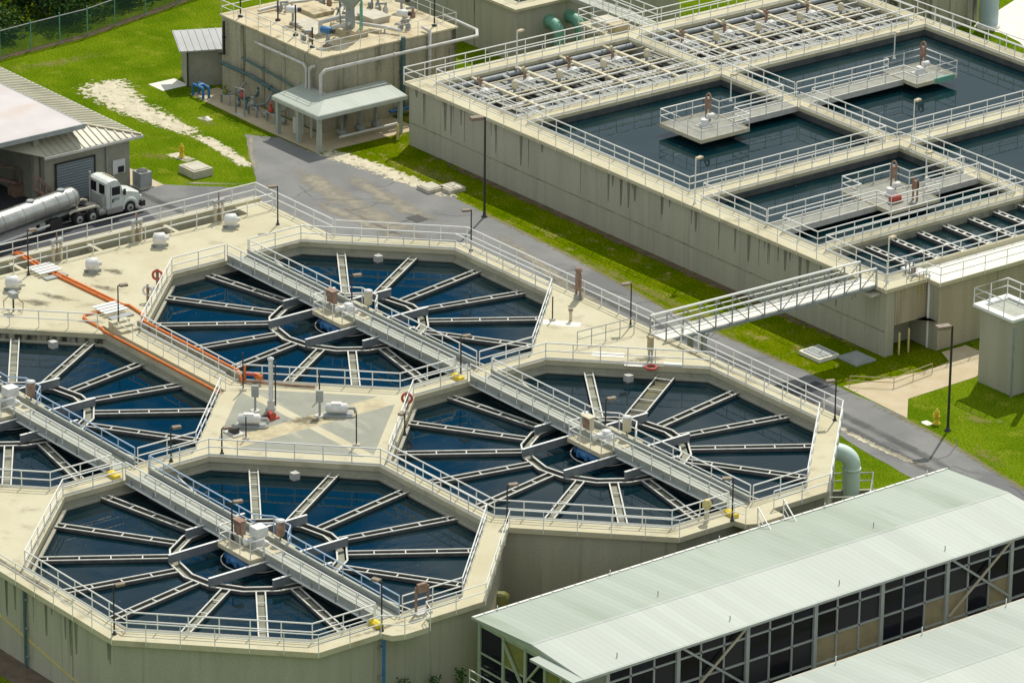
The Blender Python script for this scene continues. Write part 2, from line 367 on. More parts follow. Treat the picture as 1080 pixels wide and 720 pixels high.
# broken cloud: a noise layer over the sky with a clear gap low down in the north-west
cn = wn('ShaderNodeTexNoise'); cn.inputs['Scale'].default_value = 26.0; cn.inputs['Detail'].default_value = 5.0
nt.links.new(tc.outputs['Generated'], cn.inputs['Vector'])
gaz, gel = R(144.7), R(22.3)
gap = wn('ShaderNodeVectorMath', operation='DISTANCE'); gap.inputs[1].default_value = (math.cos(gel) * math.cos(gaz), math.cos(gel) * math.sin(gaz), math.sin(gel))
nt.links.new(tc.outputs['Generated'], gap.inputs[0])
ad = wn('ShaderNodeMath', operation='MULTIPLY_ADD'); ad.inputs[1].default_value = .05; nt.links.new(cn.outputs['Fac'], ad.inputs[0]); nt.links.new(gap.outputs['Value'], ad.inputs[2])
cm = wn('ShaderNodeMapRange', interpolation_type='SMOOTHSTEP'); cm.inputs['From Min'].default_value = .060; cm.inputs['From Max'].default_value = .078; cm.inputs['To Max'].default_value = .85
nt.links.new(ad.outputs['Value'], cm.inputs['Value'])
cx = wn('ShaderNodeMix', data_type='RGBA')
nt.links.new(cm.outputs['Result'], cx.inputs[0]); hs = wn('ShaderNodeHueSaturation'); hs.inputs['Saturation'].default_value = 1.6; hs.inputs['Value'].default_value = .54; nt.links.new(sky.outputs['Color'], hs.inputs['Color']); nt.links.new(hs.outputs['Color'], cx.inputs[6]); cx.inputs[7].default_value = (CLOUD * .93, CLOUD * 1.0, CLOUD * 1.0, 1)
nt.links.new(cx.outputs[2], bg.inputs['Color']); bg.inputs['Strength'].default_value = .15
sl = bpy.data.lights.new('sun', 'SUN'); sl.energy = 3.3; sl.angle = R(.53); sl.color = (1, .95, .85)
so = bpy.data.objects.new('sun', sl); COL.objects.link(so); so.rotation_euler = SUN.to_track_quat('Z', 'Y').to_euler(); so.location = (0, 0, 80)

cam = bpy.data.cameras.new('camera'); co = bpy.data.objects.new('camera', cam); COL.objects.link(co)
cam.lens = 176.2078; cam.sensor_width = 36; cam.clip_start = 1; cam.clip_end = 3000
rx = V((0.6129640916583009, 0.7900429426661852, 0.010352346635855849)); ux = V((-0.2961005812517628, 0.21754614346602466, 0.9300527518616502)); bz = V((0.7325294998291075, -0.573154276095376, 0.36728014876072873))
M4 = Matrix(((rx.x, ux.x, bz.x, 209.194), (rx.y, ux.y, bz.y, -170.740), (rx.z, ux.z, bz.z, 117.729), (0, 0, 0, 1)))
co.matrix_world = M4; SC.camera = co
SC.view_settings.view_transform = 'Standard'; SC.view_settings.look = 'None'; SC.view_settings.exposure = 0.15; SC.view_settings.gamma = 1.0
SC.render.engine = 'CYCLES'

# ------------------------------------------------------------------ ground, roads, paths
struct('ground', MB().sheet([(-400, -300), (400, -300), (400, 400), (-400, 400)], 0), 'grass')
def wob(pts, step=1.0, amp=.18, seed=1):
    rnd = random.Random(seed); out = []
    for a, b in zip(pts, pts[1:] + pts[:1]):
        a = V(a); b = V(b); n = max(1, int((b - a).length / step))
        for i in range(n):
            p = a + (b - a) * (i / n); out.append((p.x + rnd.uniform(-amp, amp), p.y + rnd.uniform(-amp, amp)))
    return out
# turf strip with bare sandy places beside the basins
struct('turf', MB().sheet(wob([(-66, 24.6), (-50, 25.0), (-36, 25.3), (-24, 24.3), (-13, 24.5), (-9, 24.7), (-7, 25.2), (-6, 30.8), (-5.6, 34), (-9, 38), (-66, 38)], 1.0, .12, 3), .004), 'turf')
struct('road', MB().sheet(wob([(-140, -40), (-45, -40), (-45, 9.5), (-36, 13), (-4.5, 20.2), (.8, 19.1), (6.1, 18.7), (30, 17.6), (60, 16.5), (60, 20.6), (30, 21.6), (11.4, 23.0), (3.3, 24.3), (-1, 24.7), (-8.9, 24.8),
       (-13, 24.7), (-24.4, 24.6), (-36, 25.8), (-44.8, 26.1), (-50, 26.4), (-56, 25.5), (-60.8, 24.4), (-62.3, 23.9), (-66.6, 23.8), (-68.6, 22.3), (-62.6, 18.7), (-59.5, 16.8), (-60.0, 15.2), (-61.6, 13.4), (-62.6, 12.2), (-63.2, 11.6), (-140, 11.6)], 1.0, .10, 5), .010), 'asphalt')
struct('road_patch', MB().sheet([(-140, -40), (-50.2, -40), (-50.2, 1.2), (-54.5, 4.2), (-56.4, 7.0), (-60.0, 7.8), (-63.4, 7.6), (-140, 4)], .014), 'asphalt_dark')
struct('road_patch', MB().sheet([(-9.0, 24.2), (-8.3, 20.6), (-5.9, 20.8), (-6.8, 24.3)], .018), 'asphalt_dark')  # small darker area set over the road surface
struct('concrete_path', MB().sheet([(-7.3, 25.0), (-1.0, 24.75), (-3.3, 26.9), (-3.5, 32.8), (-5.0, 36), (-7.9, 36), (-7.9, 33.9), (-6.4, 33.2), (-6.1, 30.9)], .016), 'path')
struct('concrete_path', MB().sheet([(-68.3, 9.7), (-63.2, 9.7), (-63.2, 11.6), (-68.3, 11.6)], .016), 'path')
struct('concrete_path', MB().sheet([(-78.3, 24.1), (-68.7, 23.9), (-62.2, 24.0), (-62.2, 33.0), (-65.6, 33.0), (-65.6, 26.6), (-78.3, 26.6)], .016), 'path')
struct('concrete_path', MB().sheet([(-69.9, 38.9), (-60.3, 38.9), (-60.3, 47.6), (-69.9, 47.6)], .016), 'dirt')
struct('concrete_path', MB().sheet([(-81.9, 22.9), (-80.0, 22.9), (-80.0, 25.2), (-81.9, 25.2)], .016), 'pad_white')
struct('concrete_path', MB().sheet([(-56.4, 81.4), (-53.9, 82.0), (-51.5, 81.6), (-40, 76.5), (-40, 79.5), (-50, 83.6), (-54, 86), (-58, 91), (-60, 90)], .016), 'pad_white')
struct('dirt_and_bounce_strip', MB().sheet(wob([(-46, -39.9), (6.4, -39.9), (6.4, -37.8), (-46, -37.8)], 1.0, .15, 8), .008), 'dirt')
struct('dirt_and_bounce_strip', MB().sheet(wob([(4.2, -11.8), (6.4, -11.0), (13.0, -17.6), (13.3, -19.6), (13.3, -6), (5, -12.4)], .8, .12, 16), .010), 'path')  # pale ground added to bounce light up the notch walls, not dirt


def soft_mat(name, c1, c2, sc=1.5, nz=3.0, cut=.42, wid=.22, rough=.95, opac=1.0, amp=3.4):
    m = mat(name, c1, c2, sc, rough, bump=.3, bscale=14, fine=.14, spec=.1); nt = m.node_tree; N, L = nt.nodes, nt.links
    b = N['Principled BSDF']; at = N.new('ShaderNodeAttribute'); at.attribute_name = 'fade'
    geo = N.new('ShaderNodeNewGeometry'); n = N.new('ShaderNodeTexNoise'); n.inputs['Scale'].default_value = nz; n.inputs['Detail'].default_value = 9; n.inputs['Roughness'].default_value = .68
    L.new(geo.outputs['Position'], n.inputs['Vector'])
    ma = N.new('ShaderNodeMath'); ma.operation = 'MULTIPLY_ADD'; ma.inputs[1].default_value = amp; ma.inputs[2].default_value = -amp * .506; L.new(n.outputs['Fac'], ma.inputs[0])
    ad = N.new('ShaderNodeMath'); ad.operation = 'ADD'; L.new(ma.outputs[0], ad.inputs[0]); L.new(at.outputs['Fac'], ad.inputs[1])
    mr = N.new('ShaderNodeMapRange'); mr.interpolation_type = 'SMOOTHSTEP'; mr.inputs['From Min'].default_value = cut; mr.inputs['From Max'].default_value = cut + wid; mr.inputs['To Max'].default_value = opac
    L.new(ad.outputs[0], mr.inputs['Value']); L.new(mr.outputs['Result'], b.inputs['Alpha'])
    return m
MT['s_gravel'] = soft_mat('scattered_limestone', (.66, .60, .45), (.52, .47, .34), 1.5, 2.2)
MT['s_dust'] = soft_mat('pale_road_dust', (.42, .38, .29), (.33, .30, .24), 1.2, .7, .35, .75, opac=.75, amp=1.6)
MT['s_dirt'] = soft_mat('bare_dirt', (.19, .14, .085), (.13, .10, .065), 1.2, 2.0)
MT['s_dark'] = soft_mat('dark_stain', (.10, .09, .065), (.14, .12, .09), 1.2, 1.4, .38, .6, opac=.55, amp=1.7)
MT['s_oil'] = soft_mat('tyre_darkened_asphalt', (.075, .075, .078), (.09, .09, .09), 1.2, .9, .35, .7, opac=.4, amp=1.4)
MT['s_dry'] = soft_mat('dry_grass', (.24, .22, .05), (.30, .27, .10), 1.2, 2.6, .45, .5, opac=.5)
MT['s_drip'] = mat('dark_drip_run', (.14, .135, .10), (.20, .19, .145), 3, .9); MT['s_drip'].node_tree.nodes['Principled BSDF'].inputs['Alpha'].default_value = .45
def soft(pts, w, z, m, name, parent=None, fade_ends=True):
    '''soft edged strip along a centre line; w = half width (number or list)'''
    n = len(pts); ws = w if isinstance(w, (list, tuple)) else [w] * n
    vs, fa, fs = [], [], []
    for i, p in enumerate(pts):
        a = V(pts[max(0, i - 1)]); b = V(pts[min(n - 1, i + 1)]); d = (b - a).normalized(); nn = V((-d.y, d.x)); p = V(p)
        e = 0.0 if (fade_ends and i in (0, n - 1)) else 1.0
        for k, f in ((-1, 0), (-.5, .75), (0, 1), (.5, .75), (1, 0)): vs.append((*(p + nn * ws[i] * k), z)); fa.append(f * e)
    for i in range(n - 1):
        for k in range(4): fs.append((i * 5 + k, (i + 1) * 5 + k, (i + 1) * 5 + k + 1, i * 5 + k + 1))
    mb = MB().add(vs, fs)
    o = mb.build(name, m, parent)
    if (o.data.polygons[0].normal.z < 0): o.data.flip_normals()
    ca = o.data.attributes.new('fade', 'FLOAT', 'POINT')
    for i, f in enumerate(fa): ca.data[i].value = f
    if parent is None: o['kind'] = 'structure'
    return o
soft([(-85.3, 19.0), (-83.6, 20.0), (-81.5, 19.6), (-78.5, 19.0), (-75.0, 19.2), (-72, 19.3), (-69.5, 19.2)], [1.2, 3.0, 2.5, 2.0, 1.6, 1.2, .8], .010, 's_gravel', 'gravel_track')
soft([(-71.5, 19.3), (-69, 19.4), (-66.5, 19.1), (-63.5, 18.6), (-61.8, 18.5)], [.8, .8, .75, .7, .5], .012, 's_gravel', 'gravel_track')
soft([(-64.0, 24.2), (-61, 24.9), (-56, 25.7), (-51.5, 26.0), (-48, 26.2)], [.9, 1.3, 1.2, .9, .5], .022, 's_gravel', 'gravel_verge')
soft([(-68.6, 22.9), (-67.5, 22.0), (-65, 20.2), (-62.6, 18.9), (-60, 17)], .3, .022, 's_dust', 'gravel_verge')
soft([(-63.2, 12.0), (-62.2, 13.6), (-60.4, 15.6), (-60.0, 16.8)], .3, .022, 's_dust', 'gravel_verge')
soft([(-4.8, 20.5), (-2, 20.3), (1, 20.2), (4, 20.3), (7, 20.5)], .35, .020, 's_gravel', 'road_streak')
soft([(-50, 26.2), (-44, 26.0), (-36, 25.7), (-24.4, 24.6), (-13, 24.7), (-8.9, 24.8)], .4, .021, 's_dry', 'road_edge')
soft([(-8.0, 24.5), (-.5, 24.5), (3.3, 24.2), (11.4, 22.9), (30, 21.4)], .4, .021, 's_dry', 'road_edge')
for q, ww in (([(-63, 21.5), (-58, 20.5), (-53, 19.8), (-47, 19.5), (-40, 19.8)], 1.6), ([(-60, 23.6), (-55, 22.8), (-49, 22.2), (-43, 23.2)], 1.3), ([(-57, 17.6), (-52, 18.2), (-46, 18.4), (-42, 20.4)], 1.0), ([(-45, 25), (-38, 23.5), (-30, 21.8), (-20, 20.6)], .8)):
    soft(q, ww, .024, 's_dust', 'road_dust')
for q in ([(-40, 21.2), (-30, 22.4), (-20, 22.2), (-8, 22.0), (4, 21.6), (16, 20.6)], [(-40, 19.6), (-30, 20.6), (-20, 20.9), (-8, 20.9), (4, 20.4), (16, 19.4)], [(-100, 9), (-70, 9), (-58, 9.5), (-50, 12), (-44, 16)]):
    soft(q, .6, .026, 's_oil', 'tyre_track')
for q, ww in (([(-92, 14), (-90, 20), (-89.5, 28)], 1.0), ([(-76, 22.6), (-72, 21.5), (-70.5, 22.5)], .7), ([(-71, 13), (-68.5, 14.5), (-65, 17.5)], .8), ([(-59, 27.4), (-54, 28), (-47, 27.2)], 1.2), ([(-40, 26.3), (-31, 25.8), (-22, 25.6), (-15, 25.4)], .6), ([(4, 26), (6, 24.6), (10, 24)], .7), ([(-2, 29), (2, 28), (4, 30)], .8)):
    soft(q, ww, .012, 's_dry', 'dry_grass')
soft([(-92.3, 8), (-92.9, 14), (-93.5, 18), (-93.9, 23), (-94.3, 26), (-95.2, 29.5), (-96.9, 36), (-98.9, 45)], .55, .013, 's_dirt', 'dirt_and_bounce_strip')
soft([(-60, 30.15), (-50, 30.1), (-36, 30.1), (-20, 30.0), (-9.3, 30.1)], .5, .013, 's_dirt', 'dirt_and_bounce_strip')
def cracks(seed, x0, x1, y0, y1, n):
    rnd = random.Random(seed); m = MB()
    for i in range(n):
        x, y = rnd.uniform(x0, x1), rnd.uniform(y0, y1); a = rnd.choice((0, 1.57)) + rnd.uniform(-.4, .4)
        for k in range(rnd.randint(4, 9)):
            a += rnd.uniform(-.5, .5); x2, y2 = x + .5 * math.cos(a), y + .5 * math.sin(a)
            nx, ny = -.014 * math.sin(a), .014 * math.cos(a)
            m.add([(x - nx, y - ny, .0285), (x2 - nx, y2 - ny, .0285), (x2 + nx, y2 + ny, .0285), (x + nx, y + ny, .0285)], [(0, 1, 2, 3)]); x, y = x2, y2
    o = m.build('road_cracks', 'asphalt_dark'); o['kind'] = 'structure'
cracks(3, -38, 12, 20.5, 23.5, 16); cracks(4, -58, -44, 17.5, 23.5, 14)

# ------------------------------------------------------------------ the block of four settling tanks
CB, CD, CA, CC = (0.0, 0.0), (-25.47, -.03), (.29, -24.98), (-25.2, -24.98)
NAMES = {'B': 'right hand tank', 'D': 'upper road side tank', 'A': 'bottom left tank', 'C': 'left edge tank'}
CEN = {'A': CA, 'B': CB, 'C': CC, 'D': CD}
def clip_top(poly, ymax):
    out = []
    for a, b in zip(poly, poly[1:] + poly[:1]):
        if a[1] <= ymax: out.append(a)
        if (a[1] <= ymax) != (b[1] <= ymax):
            t = (ymax - a[1]) / (b[1] - a[1]); out.append((a[0] + t * (b[0] - a[0]), ymax))
    return out
def tank_poly(k, a):
    p = octagon(CEN[k], a)
    return clip_top(p, -14.22 - (a - 12) * -1.0) if k == 'C' else p
OUT = [(-46.0, -38.38), (5.84, -38.38), (13.69, -30.53), (13.69, -26.4), (14.3, -26.1), (14.55, -25.4), (14.55, -23.9), (14.1, -23.55), (13.69, -23.5), (13.69, -19.43), (6.61, -12.34),
       (13.4, -5.55), (13.4, -1.55), (14.2, -1.35), (14.5, -.8), (14.5, 1.25), (13.4, 1.3), (13.4, 5.55), (5.55, 13.4), (-31.0, 13.4), (-37.1, 7.3), (-46.0, 7.3)]
INS = [(-45.7, -38.1), (5.72, -38.1), (13.4, -30.42), (13.4, -19.55), (6.2, -12.34), (13.1, -5.44), (13.1, 5.44), (5.44, 13.1), (-30.9, 13.1), (-37.0, 7.0), (-45.7, 7.0)]
CH1 = [(-45.35, -36.5), (-43.75, -36.5), (-43.75, 5.2), (-45.35, 5.2)]
CH2 = [(-32.6, -13.97), (-19.4, -13.97), (-19.4, -13.5), (-32.6, -13.5)]
blk = thing('settling_tank_block', 'cream concrete block holding four octagonal settling tanks of dark water', 'water tank', (-10, -10, 0))
MB().plate(INS, [tank_poly(k, 12.12) for k in 'ABCD'] + [[(x, y) for x, y in CH1], CH2], 0.0, 4.68, bottom=False).build('wall', 'wall', blk)
MB().plate(OUT, [tank_poly(k, 12.0) for k in 'ABCD'] + [CH1, CH2], 4.68, 5.0).build('deck', 'deck', blk)
for y in (-30, -24, -18.2, -12.2, -6.3, -.4): MB().box(-45.35, -43.75, y - .14, y + .14, 4.7, 4.99).build('channel_crossbar', 'deck', blk)
MB().box(-46.0, -45.35, -38.3, 7.3, 5.0, 5.18).build('channel_curb', 'deck', blk)
MB().box(-31.2, -20.2, -11.97, -11.55, 4.5, 5.42).build('pipe_curb', 'wall_inner', blk)
for k in 'ABCD':   # pale weir ledge just above the water on the inside of each tank
    MB().plate(tank_poly(k, 12.1), [tank_poly(k, 11.86)], 4.1, 4.32).build('weir_ledge', 'wall_aer', blk)
    struct('water', MB().sheet(tank_poly(k, 12.1), 4.2), 'water')
struct('water', MB().sheet(CH1, 3.4), 'dark'); struct('water', MB().sheet(CH2, 4.0), 'dark')
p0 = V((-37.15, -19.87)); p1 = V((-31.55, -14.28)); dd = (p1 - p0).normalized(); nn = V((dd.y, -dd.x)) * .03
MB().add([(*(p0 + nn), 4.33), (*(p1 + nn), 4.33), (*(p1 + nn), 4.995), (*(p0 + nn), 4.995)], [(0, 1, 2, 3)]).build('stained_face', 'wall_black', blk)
# vertical joints and pipes down the front walls
for x in (-38, -30, -22, -14, -6.2, 1.5): MB().box(x - .03, x + .03, -38.13, -38.09, .05, 4.6).build('wall_joint', 'wall_inner', blk)
t = thing('wall_drain_pipe', 'thin dark blue pipe down the front wall below the bottom left tank', 'pipe', (-3.0, -38.3, 0))
MB().tube([(-3.0, -38.26, 0), (-3.0, -38.26, 4.6)], .09, 8).build('pipe', 'teal', t)
for z in (.7, 2.4, 4.1): MB().obox((-3.0, -38.2, z), (.3, .16, .1)).build('bracket', 'steel_grey', t)
t = thing('wall_drain_pipe', 'blue pipe down the wall under the lamp at the end of the bottom left bridge', 'pipe', (13.9, -26.2, 0))
MB().tube([(13.78, -26.3, 0), (13.78, -26.3, 4.66)], .09, 8).build('pipe', 'blue_pipe', t)
for z in (.7, 2.4, 4.1): MB().obox((13.6, -26.3, z), (.3, .3, .1)).build('bracket', 'steel_grey', t)
tag(MB().beam((-11, -38.12, 2.9), (6, -38.12, .3), .03, .16).build('painted_stripe', 'yellow_pale'), 'faded yellow stripe running slantwise along the lower front wall', 'stripe')

# grey panels of the infill square between the tanks
for q in ([(-18.7, -12.15), (-13.4, -6.85), (-13.4, -12.15)], [(-18.7, -12.95), (-13.4, -12.95), (-13.4, -18.2)],
          [(-11.7, -6.75), (-6.4, -12.15), (-11.7, -12.15)], [(-11.7, -12.95), (-6.5, -12.95), (-11.7, -18.1)]):
    c = V((sum(p[0] for p in q) / 3, sum(p[1] for p in q) / 3))
    MB().sheet([tuple(c + (V(p) - c) * 1.04) for p in q], 5.004).build('grey_panel', 'infill', blk)
MB().sheet([(-13.3, -18.0), (-11.8, -18.0), (-11.8, -7.0), (-13.3, -7.0)], 5.004).build('sandy_strip', 'sandy', blk)
for i, (q, ww) in enumerate((([(-41.5, -8.3), (-40.2, -7.8), (-38.6, -7.4)], .7), ([(-41.0, -14.0), (-38.5, -13.2), (-36.0, -11.8)], .6), ([(-40.4, -15.6), (-38.2, -14.6), (-36.4, -14.2)], .8), ([(-40.2, -10.5), (-38.0, -9.8), (-36.2, -9.5)], .5), ([(-14.3, -14.5), (-12.8, -12.4), (-11.6, -10.2)], .9), ([(-35, -15.2), (-33.5, -13.6), (-32.5, -12.5)], .5), ([(-20, -35), (-16, -33), (-13.6, -30)], .9), ([(-24, -37.5), (-12, -37.6), (-2, -37.7), (4.5, -37.8)], .35), ([(13.0, -30), (13.2, -26), (13.1, -21)], .3), ([(-18, 12.6), (-8, 12.8), (3, 12.7)], .3), ([(-10, 7.2), (-8.5, 10), (-7, 12)], .6))):
    soft(q, ww, 5.0035 + .0015 * (i % 5), 's_dark', 'stain', blk)
def stain(poly, m, z=5.004, seed=1, amp=.12):
    MB().sheet(wob(poly, .4, amp, seed), z).build('stain', m, blk)
wi = 0
for q in ([(-16.1, 9.0), (-15.1, 10.0), (-15.6, 10.6), (-16.6, 9.6)], [(-17.0, 8.3), (-15.7, 9.5), (-16.3, 10.1), (-17.5, 8.9)],
          [(-11.4, 8.1), (-10.0, 9.5), (-9.5, 9.0), (-10.9, 7.6)], [(-9.0, 8.5), (-8.1, 9.5), (-7.4, 9.2), (-8.4, 8.2)], [(-7.5, 10.5), (-6.7, 11.3), (-6.2, 10.9), (-7, 10.1)]):
    MB().sheet(q, 5.004 + .004 * wi).build('white_pad', 'pad_white', blk); wi += 1

# ---- inside each tank: radial troughs, ring trough, beams
def rad_to_wall(k, ang, a=11.95):
    d = V((math.cos(ang), math.sin(ang))); t = 1e9
    for i in range(8):
        n = V((math.cos(i * math.pi / 4), math.sin(i * math.pi / 4)))
        if d.dot(n) > 1e-6: t = min(t, a / d.dot(n))
    if k == 'C' and d.y > 1e-6: t = min(t, 10.72 / d.y)
    return t
def trough(p0, p1, wd, zt, parent, name, ties=True, zb=3.95, olive=False):
    p0 = V(p0); p1 = V(p1); d = (p1 - p0).normalized(); n = V((-d.y, d.x)); L = (p1 - p0).length
    m = MB(); sd = MB()
    for s in (-1, 1):
        a = p0 + n * s * wd / 2; b = p1 + n * s * wd / 2
        m.beam((*a, zt - .025), (*b, zt - .025), .08, .05)
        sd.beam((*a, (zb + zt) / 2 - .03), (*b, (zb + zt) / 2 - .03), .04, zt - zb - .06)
    if ties:
        q = 1.5
        while q < L - .3:
            c = p0 + d * q; m.beam((*(c - n * (wd / 2 - .05)), zt - .05), (*(c + n * (wd / 2 - .05)), zt - .05), .07, .05); q += 1.75
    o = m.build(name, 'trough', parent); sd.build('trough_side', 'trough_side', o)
    bd = MB(); a = p0 + n * -wd / 2; b = p0 + n * wd / 2; c = p1 + n * wd / 2; e = p1 - n * wd / 2
    bd.add([(*a, zb + .30), (*e, zb + .30), (*c, zb + .30), (*b, zb + .30)], [(0, 1, 2, 3)])
    bd.build('trough_bed', 'bed_olive' if wd > .8 else 'trough_in', o)
    return o
for k in 'ABCD':
    c = V(CEN[k])
    t = thing('launder_assembly', 'white radial overflow troughs and ring trough inside the ' + NAMES[k], 'overflow troughs', (c.x, c.y, 4.0), 'overflow trough sets in the settling tanks')
    for i in range(16):
        a = (i + .5) * math.pi / 8; d = V((math.cos(a), math.sin(a)))
        wide = (k == 'B' and i == 5)
        trough(c + d * 4.92, c + d * rad_to_wall(k, a), 1.05 if wide else .5, 4.44, t, 'radial_trough')
    for s, rr in ((0, 4.9), (1, 4.35)):
        m = MB(); sd = MB()
        for i in range(16):
            a0, a1 = i * math.pi / 8, (i + 1) * math.pi / 8; q = rr / math.cos(math.pi / 16)
            p0 = c + V((math.cos(a0), math.sin(a0))) * q; p1 = c + V((math.cos(a1), math.sin(a1))) * q
            m.beam((*p0, 4.415), (*p1, 4.415), .10, .05); sd.beam((*p0, 4.2), (*p1, 4.2), .04, .38)
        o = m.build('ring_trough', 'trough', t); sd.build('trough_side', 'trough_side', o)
    m = MB().plate([(c.x + 4.86 * math.cos(i * math.pi / 8), c.y + 4.86 * math.sin(i * math.pi / 8)) for i in range(16)],
                   [[(c.x + 4.4 * math.cos(i * math.pi / 8), c.y + 4.4 * math.sin(i * math.pi / 8)) for i in range(16)]], 4.14, 4.22)
    m.build('ring_bed', 'trough_in', t)
    for x in (-1.95, 1.95, -4.2, 4.2):
        y = 4.7 if abs(x) < 3 else 2.0
        m = MB().box(c.x + x - .04, c.x + x + .04, c.y - y, c.y + y, 4.42, 4.90)
        m.box(c.x + x - .07, c.x + x + .07, c.y - y, c.y + y, 4.90, 4.93)
        o = m.build('support_beam', 'beam', t)
        MB().box(c.x + x - .08, c.x + x + .08, c.y - y, c.y + y, 4.933, 4.95).build('beam_cap', 'rail', o)
    for x, y in ((8.0, -8.3), (-7.9, 8.1)):
        MB().box(c.x + x - .22, c.x + x + .22, c.y + y - .22, c.y + y + .22, 4.2, 4.62).build('sampler_box', 'lightgrey_pipe', t)

# ---- bridges with drive units
def bridge(k):
    c = V(CEN[k]); t = thing('walkway_bridge', 'straight pale walkway bridge with railings across the ' + NAMES[k], 'bridge', (c.x, c.y, 5.0), 'walkway bridges over the settling tanks')
    x0, x1 = c.x - 12.02, c.x + 12.02
    MB().box(x0, x1, c.y - .68, c.y + .68, 5.0, 5.05).build('deck_grating', 'grating', t)
    for s in (-1, 1):
        y = c.y + s * .76
        m = MB().box(x0, x1, y - .02, y + .02, 4.84, 5.36)
        o = m.build('girder', 'steel_grey', t)
        MB().box(x0, x1, y - .15, y + .15, 4.79, 4.84).build('bottom_flange', 'rail', o); MB().box(x0, x1, y - .09, y + .09, 5.36, 5.40).build('top_flange', 'grating', o); MB().box(x0, x1, min(y + s * .024, y + s * .03), max(y + s * .024, y + s * .03), 5.16, 5.34).build('fascia_strip', 'grating', o)
        q = x0 + .6
        while q < x1: MB().box(q - .02, q + .02, min(y + s * .022, y + s * .1), max(y + s * .022, y + s * .1), 4.85, 5.15).build('stiffener', 'steel_grey', o); q += 2.2
    mk = 'rail_blue' if k in 'AC' else 'rail'
    for s in (-1, 1):
        y = c.y + s * .80
        if s < 0: runs = [[(x0, y), (c.x - 1.4, y)], [(c.x + 1.72, y), (x1, y)]]
        else: runs = [[(x0, y), (c.x - 1.5, y), (c.x - .7, y + .75), (c.x + .9, y + .75), (c.x + 1.7, y), (x1, y)]]
        for rn in runs:
            rail('', rn, z=5.02, parent=t, mk=mk if s > 0 else 'rail', spacing=1.6)
    MB().box(c.x - 1.35, c.x + 1.65, c.y - 1.72, c.y + 1.45, 5.05, 5.10).build('platform', 'deck', t)
    MB().box(c.x - 1.40, c.x + 1.70, c.y - 1.78, c.y - 1.72, 4.88, 5.14).box(c.x + 1.65, c.x + 1.71, c.y - 1.72, c.y - .85, 4.88, 5.14).box(c.x - 1.41, c.x - 1.35, c.y - 1.72, c.y - .85, 4.88, 5.14).build('platform_edge', 'cream', t)
    rail('', [(c.x - 1.35, c.y - .8), (c.x - 1.35, c.y - 1.7), (c.x + 1.65, c.y - 1.7), (c.x + 1.65, c.y - .8)], z=5.1, parent=t, spacing=1.0)
    u = thing('clarifier_drive', 'white motor and blue gear ring on the bridge platform of the ' + NAMES[k], 'drive unit', (c.x, c.y, 4.4), 'drive units at the tank centres')
    MB().lathe((c.x + .15, c.y - .2, 4.28), [(1.35, 0), (1.68, .08), (1.68, .34), (1.4, .40), (1.4, .56)], 28).build('gear_ring', 'blue', u)
    m = MB()
    for i in range(14):
        a = i * math.pi / 7; m.obox((c.x + .15 + 1.74 * math.cos(a), c.y - .2 + 1.74 * math.sin(a), 4.5), (.14, .22, .3), a)
    m.build('gear_tooth_guard', 'blue', u)
    MB().tube([(c.x + .1 + 1.9 * math.cos(a / 12 * math.pi), c.y - .3 + 1.9 * math.sin(a / 12 * math.pi), 4.28) for a in range(24)], .04, 6, True).build('hoop', 'lightgrey_pipe', u)
    MB().lathe((c.x, c.y, 3.6), [(.5, 0), (.5, .65)], 16).build('centre_column', 'steel_grey', u)
    MB().box(c.x - .35, c.x + .55, c.y - .55, c.y + .35, 5.10, 5.32).build('base_plate', 'white', u)
    MB().lathe((c.x + .1, c.y - .1, 5.32), [(.40, 0), (.40, .16), (.30, .2), (.30, .34), (.12, .38)], 16).build('gearbox', 'white', u)
    MB().lathe((c.x + .1, c.y - 1.05, 5.45), [(.12, 0), (.2, .06), (.2, .6), (.14, .66), (.14, .85)], 14, 'Y').build('motor', 'white', u)
    if k in 'AC': MB().box(c.x - .15, c.x + .6, c.y - .5, c.y + .25, 5.7, 6.25).build('motor_cover', 'white', u)
    # cabinets on the platform
    b = thing('control_cabinet', ('rust brown' if k != 'B' else 'cream and brown') + ' control cabinet at the platform\'s left end, ' + NAMES[k], 'cabinet', (c.x - 1.05, c.y - .6, 5.1), 'control cabinets on the bridge platforms')
    x, y = c.x - 1.0, c.y - .55
    for s in (-.25, .25): MB().box(x + s - .04, x + s + .04, y - .04, y + .04, 5.1, 5.55).build('stand_leg', 'rust' if k != 'B' else 'cream', b)
    o = MB().box(x - .34, x + .34, y - .16, y + .16, 5.5, 6.3).build('box', 'rust' if k != 'B' else 'cream', b)
    MB().box(x - .28, x + .28, y - .2, y - .163, 5.56, 6.2).build('door', 'rust', o)
    MB().prism([(x - .4, y - .28), (x + .4, y - .28), (x + .4, y + .2), (x - .4, y + .2)], 6.3, 6.36).build('sun_hood', 'rust' if k != 'B' else 'cream', b)
    b = thing('junction_box', ('tall pale green' if k in 'BD' else 'reddish') + ' junction box on the far platform side, ' + NAMES[k], 'cabinet', (c.x + .55, c.y + 1.15, 5.1), 'junction boxes on the bridge platforms')
    x, y = c.x + .55, c.y + 1.1
    MB().tube([(x, y, 5.1), (x, y, 5.5)], .06).build('post', 'steel_grey', b)
    MB().lathe((x, y, 5.5), [(.24, 0), (.26, .05), (.26, .8), (.2, .86)], 12).build('housing', 'cream' if k in 'BD' else 'rust', b)
    MB().lathe((x, y, 6.36), [(.28, 0), (.28, .05), (.1, .12)], 12).build('cap', 'white', b)
for k in 'ABCD': bridge(k)
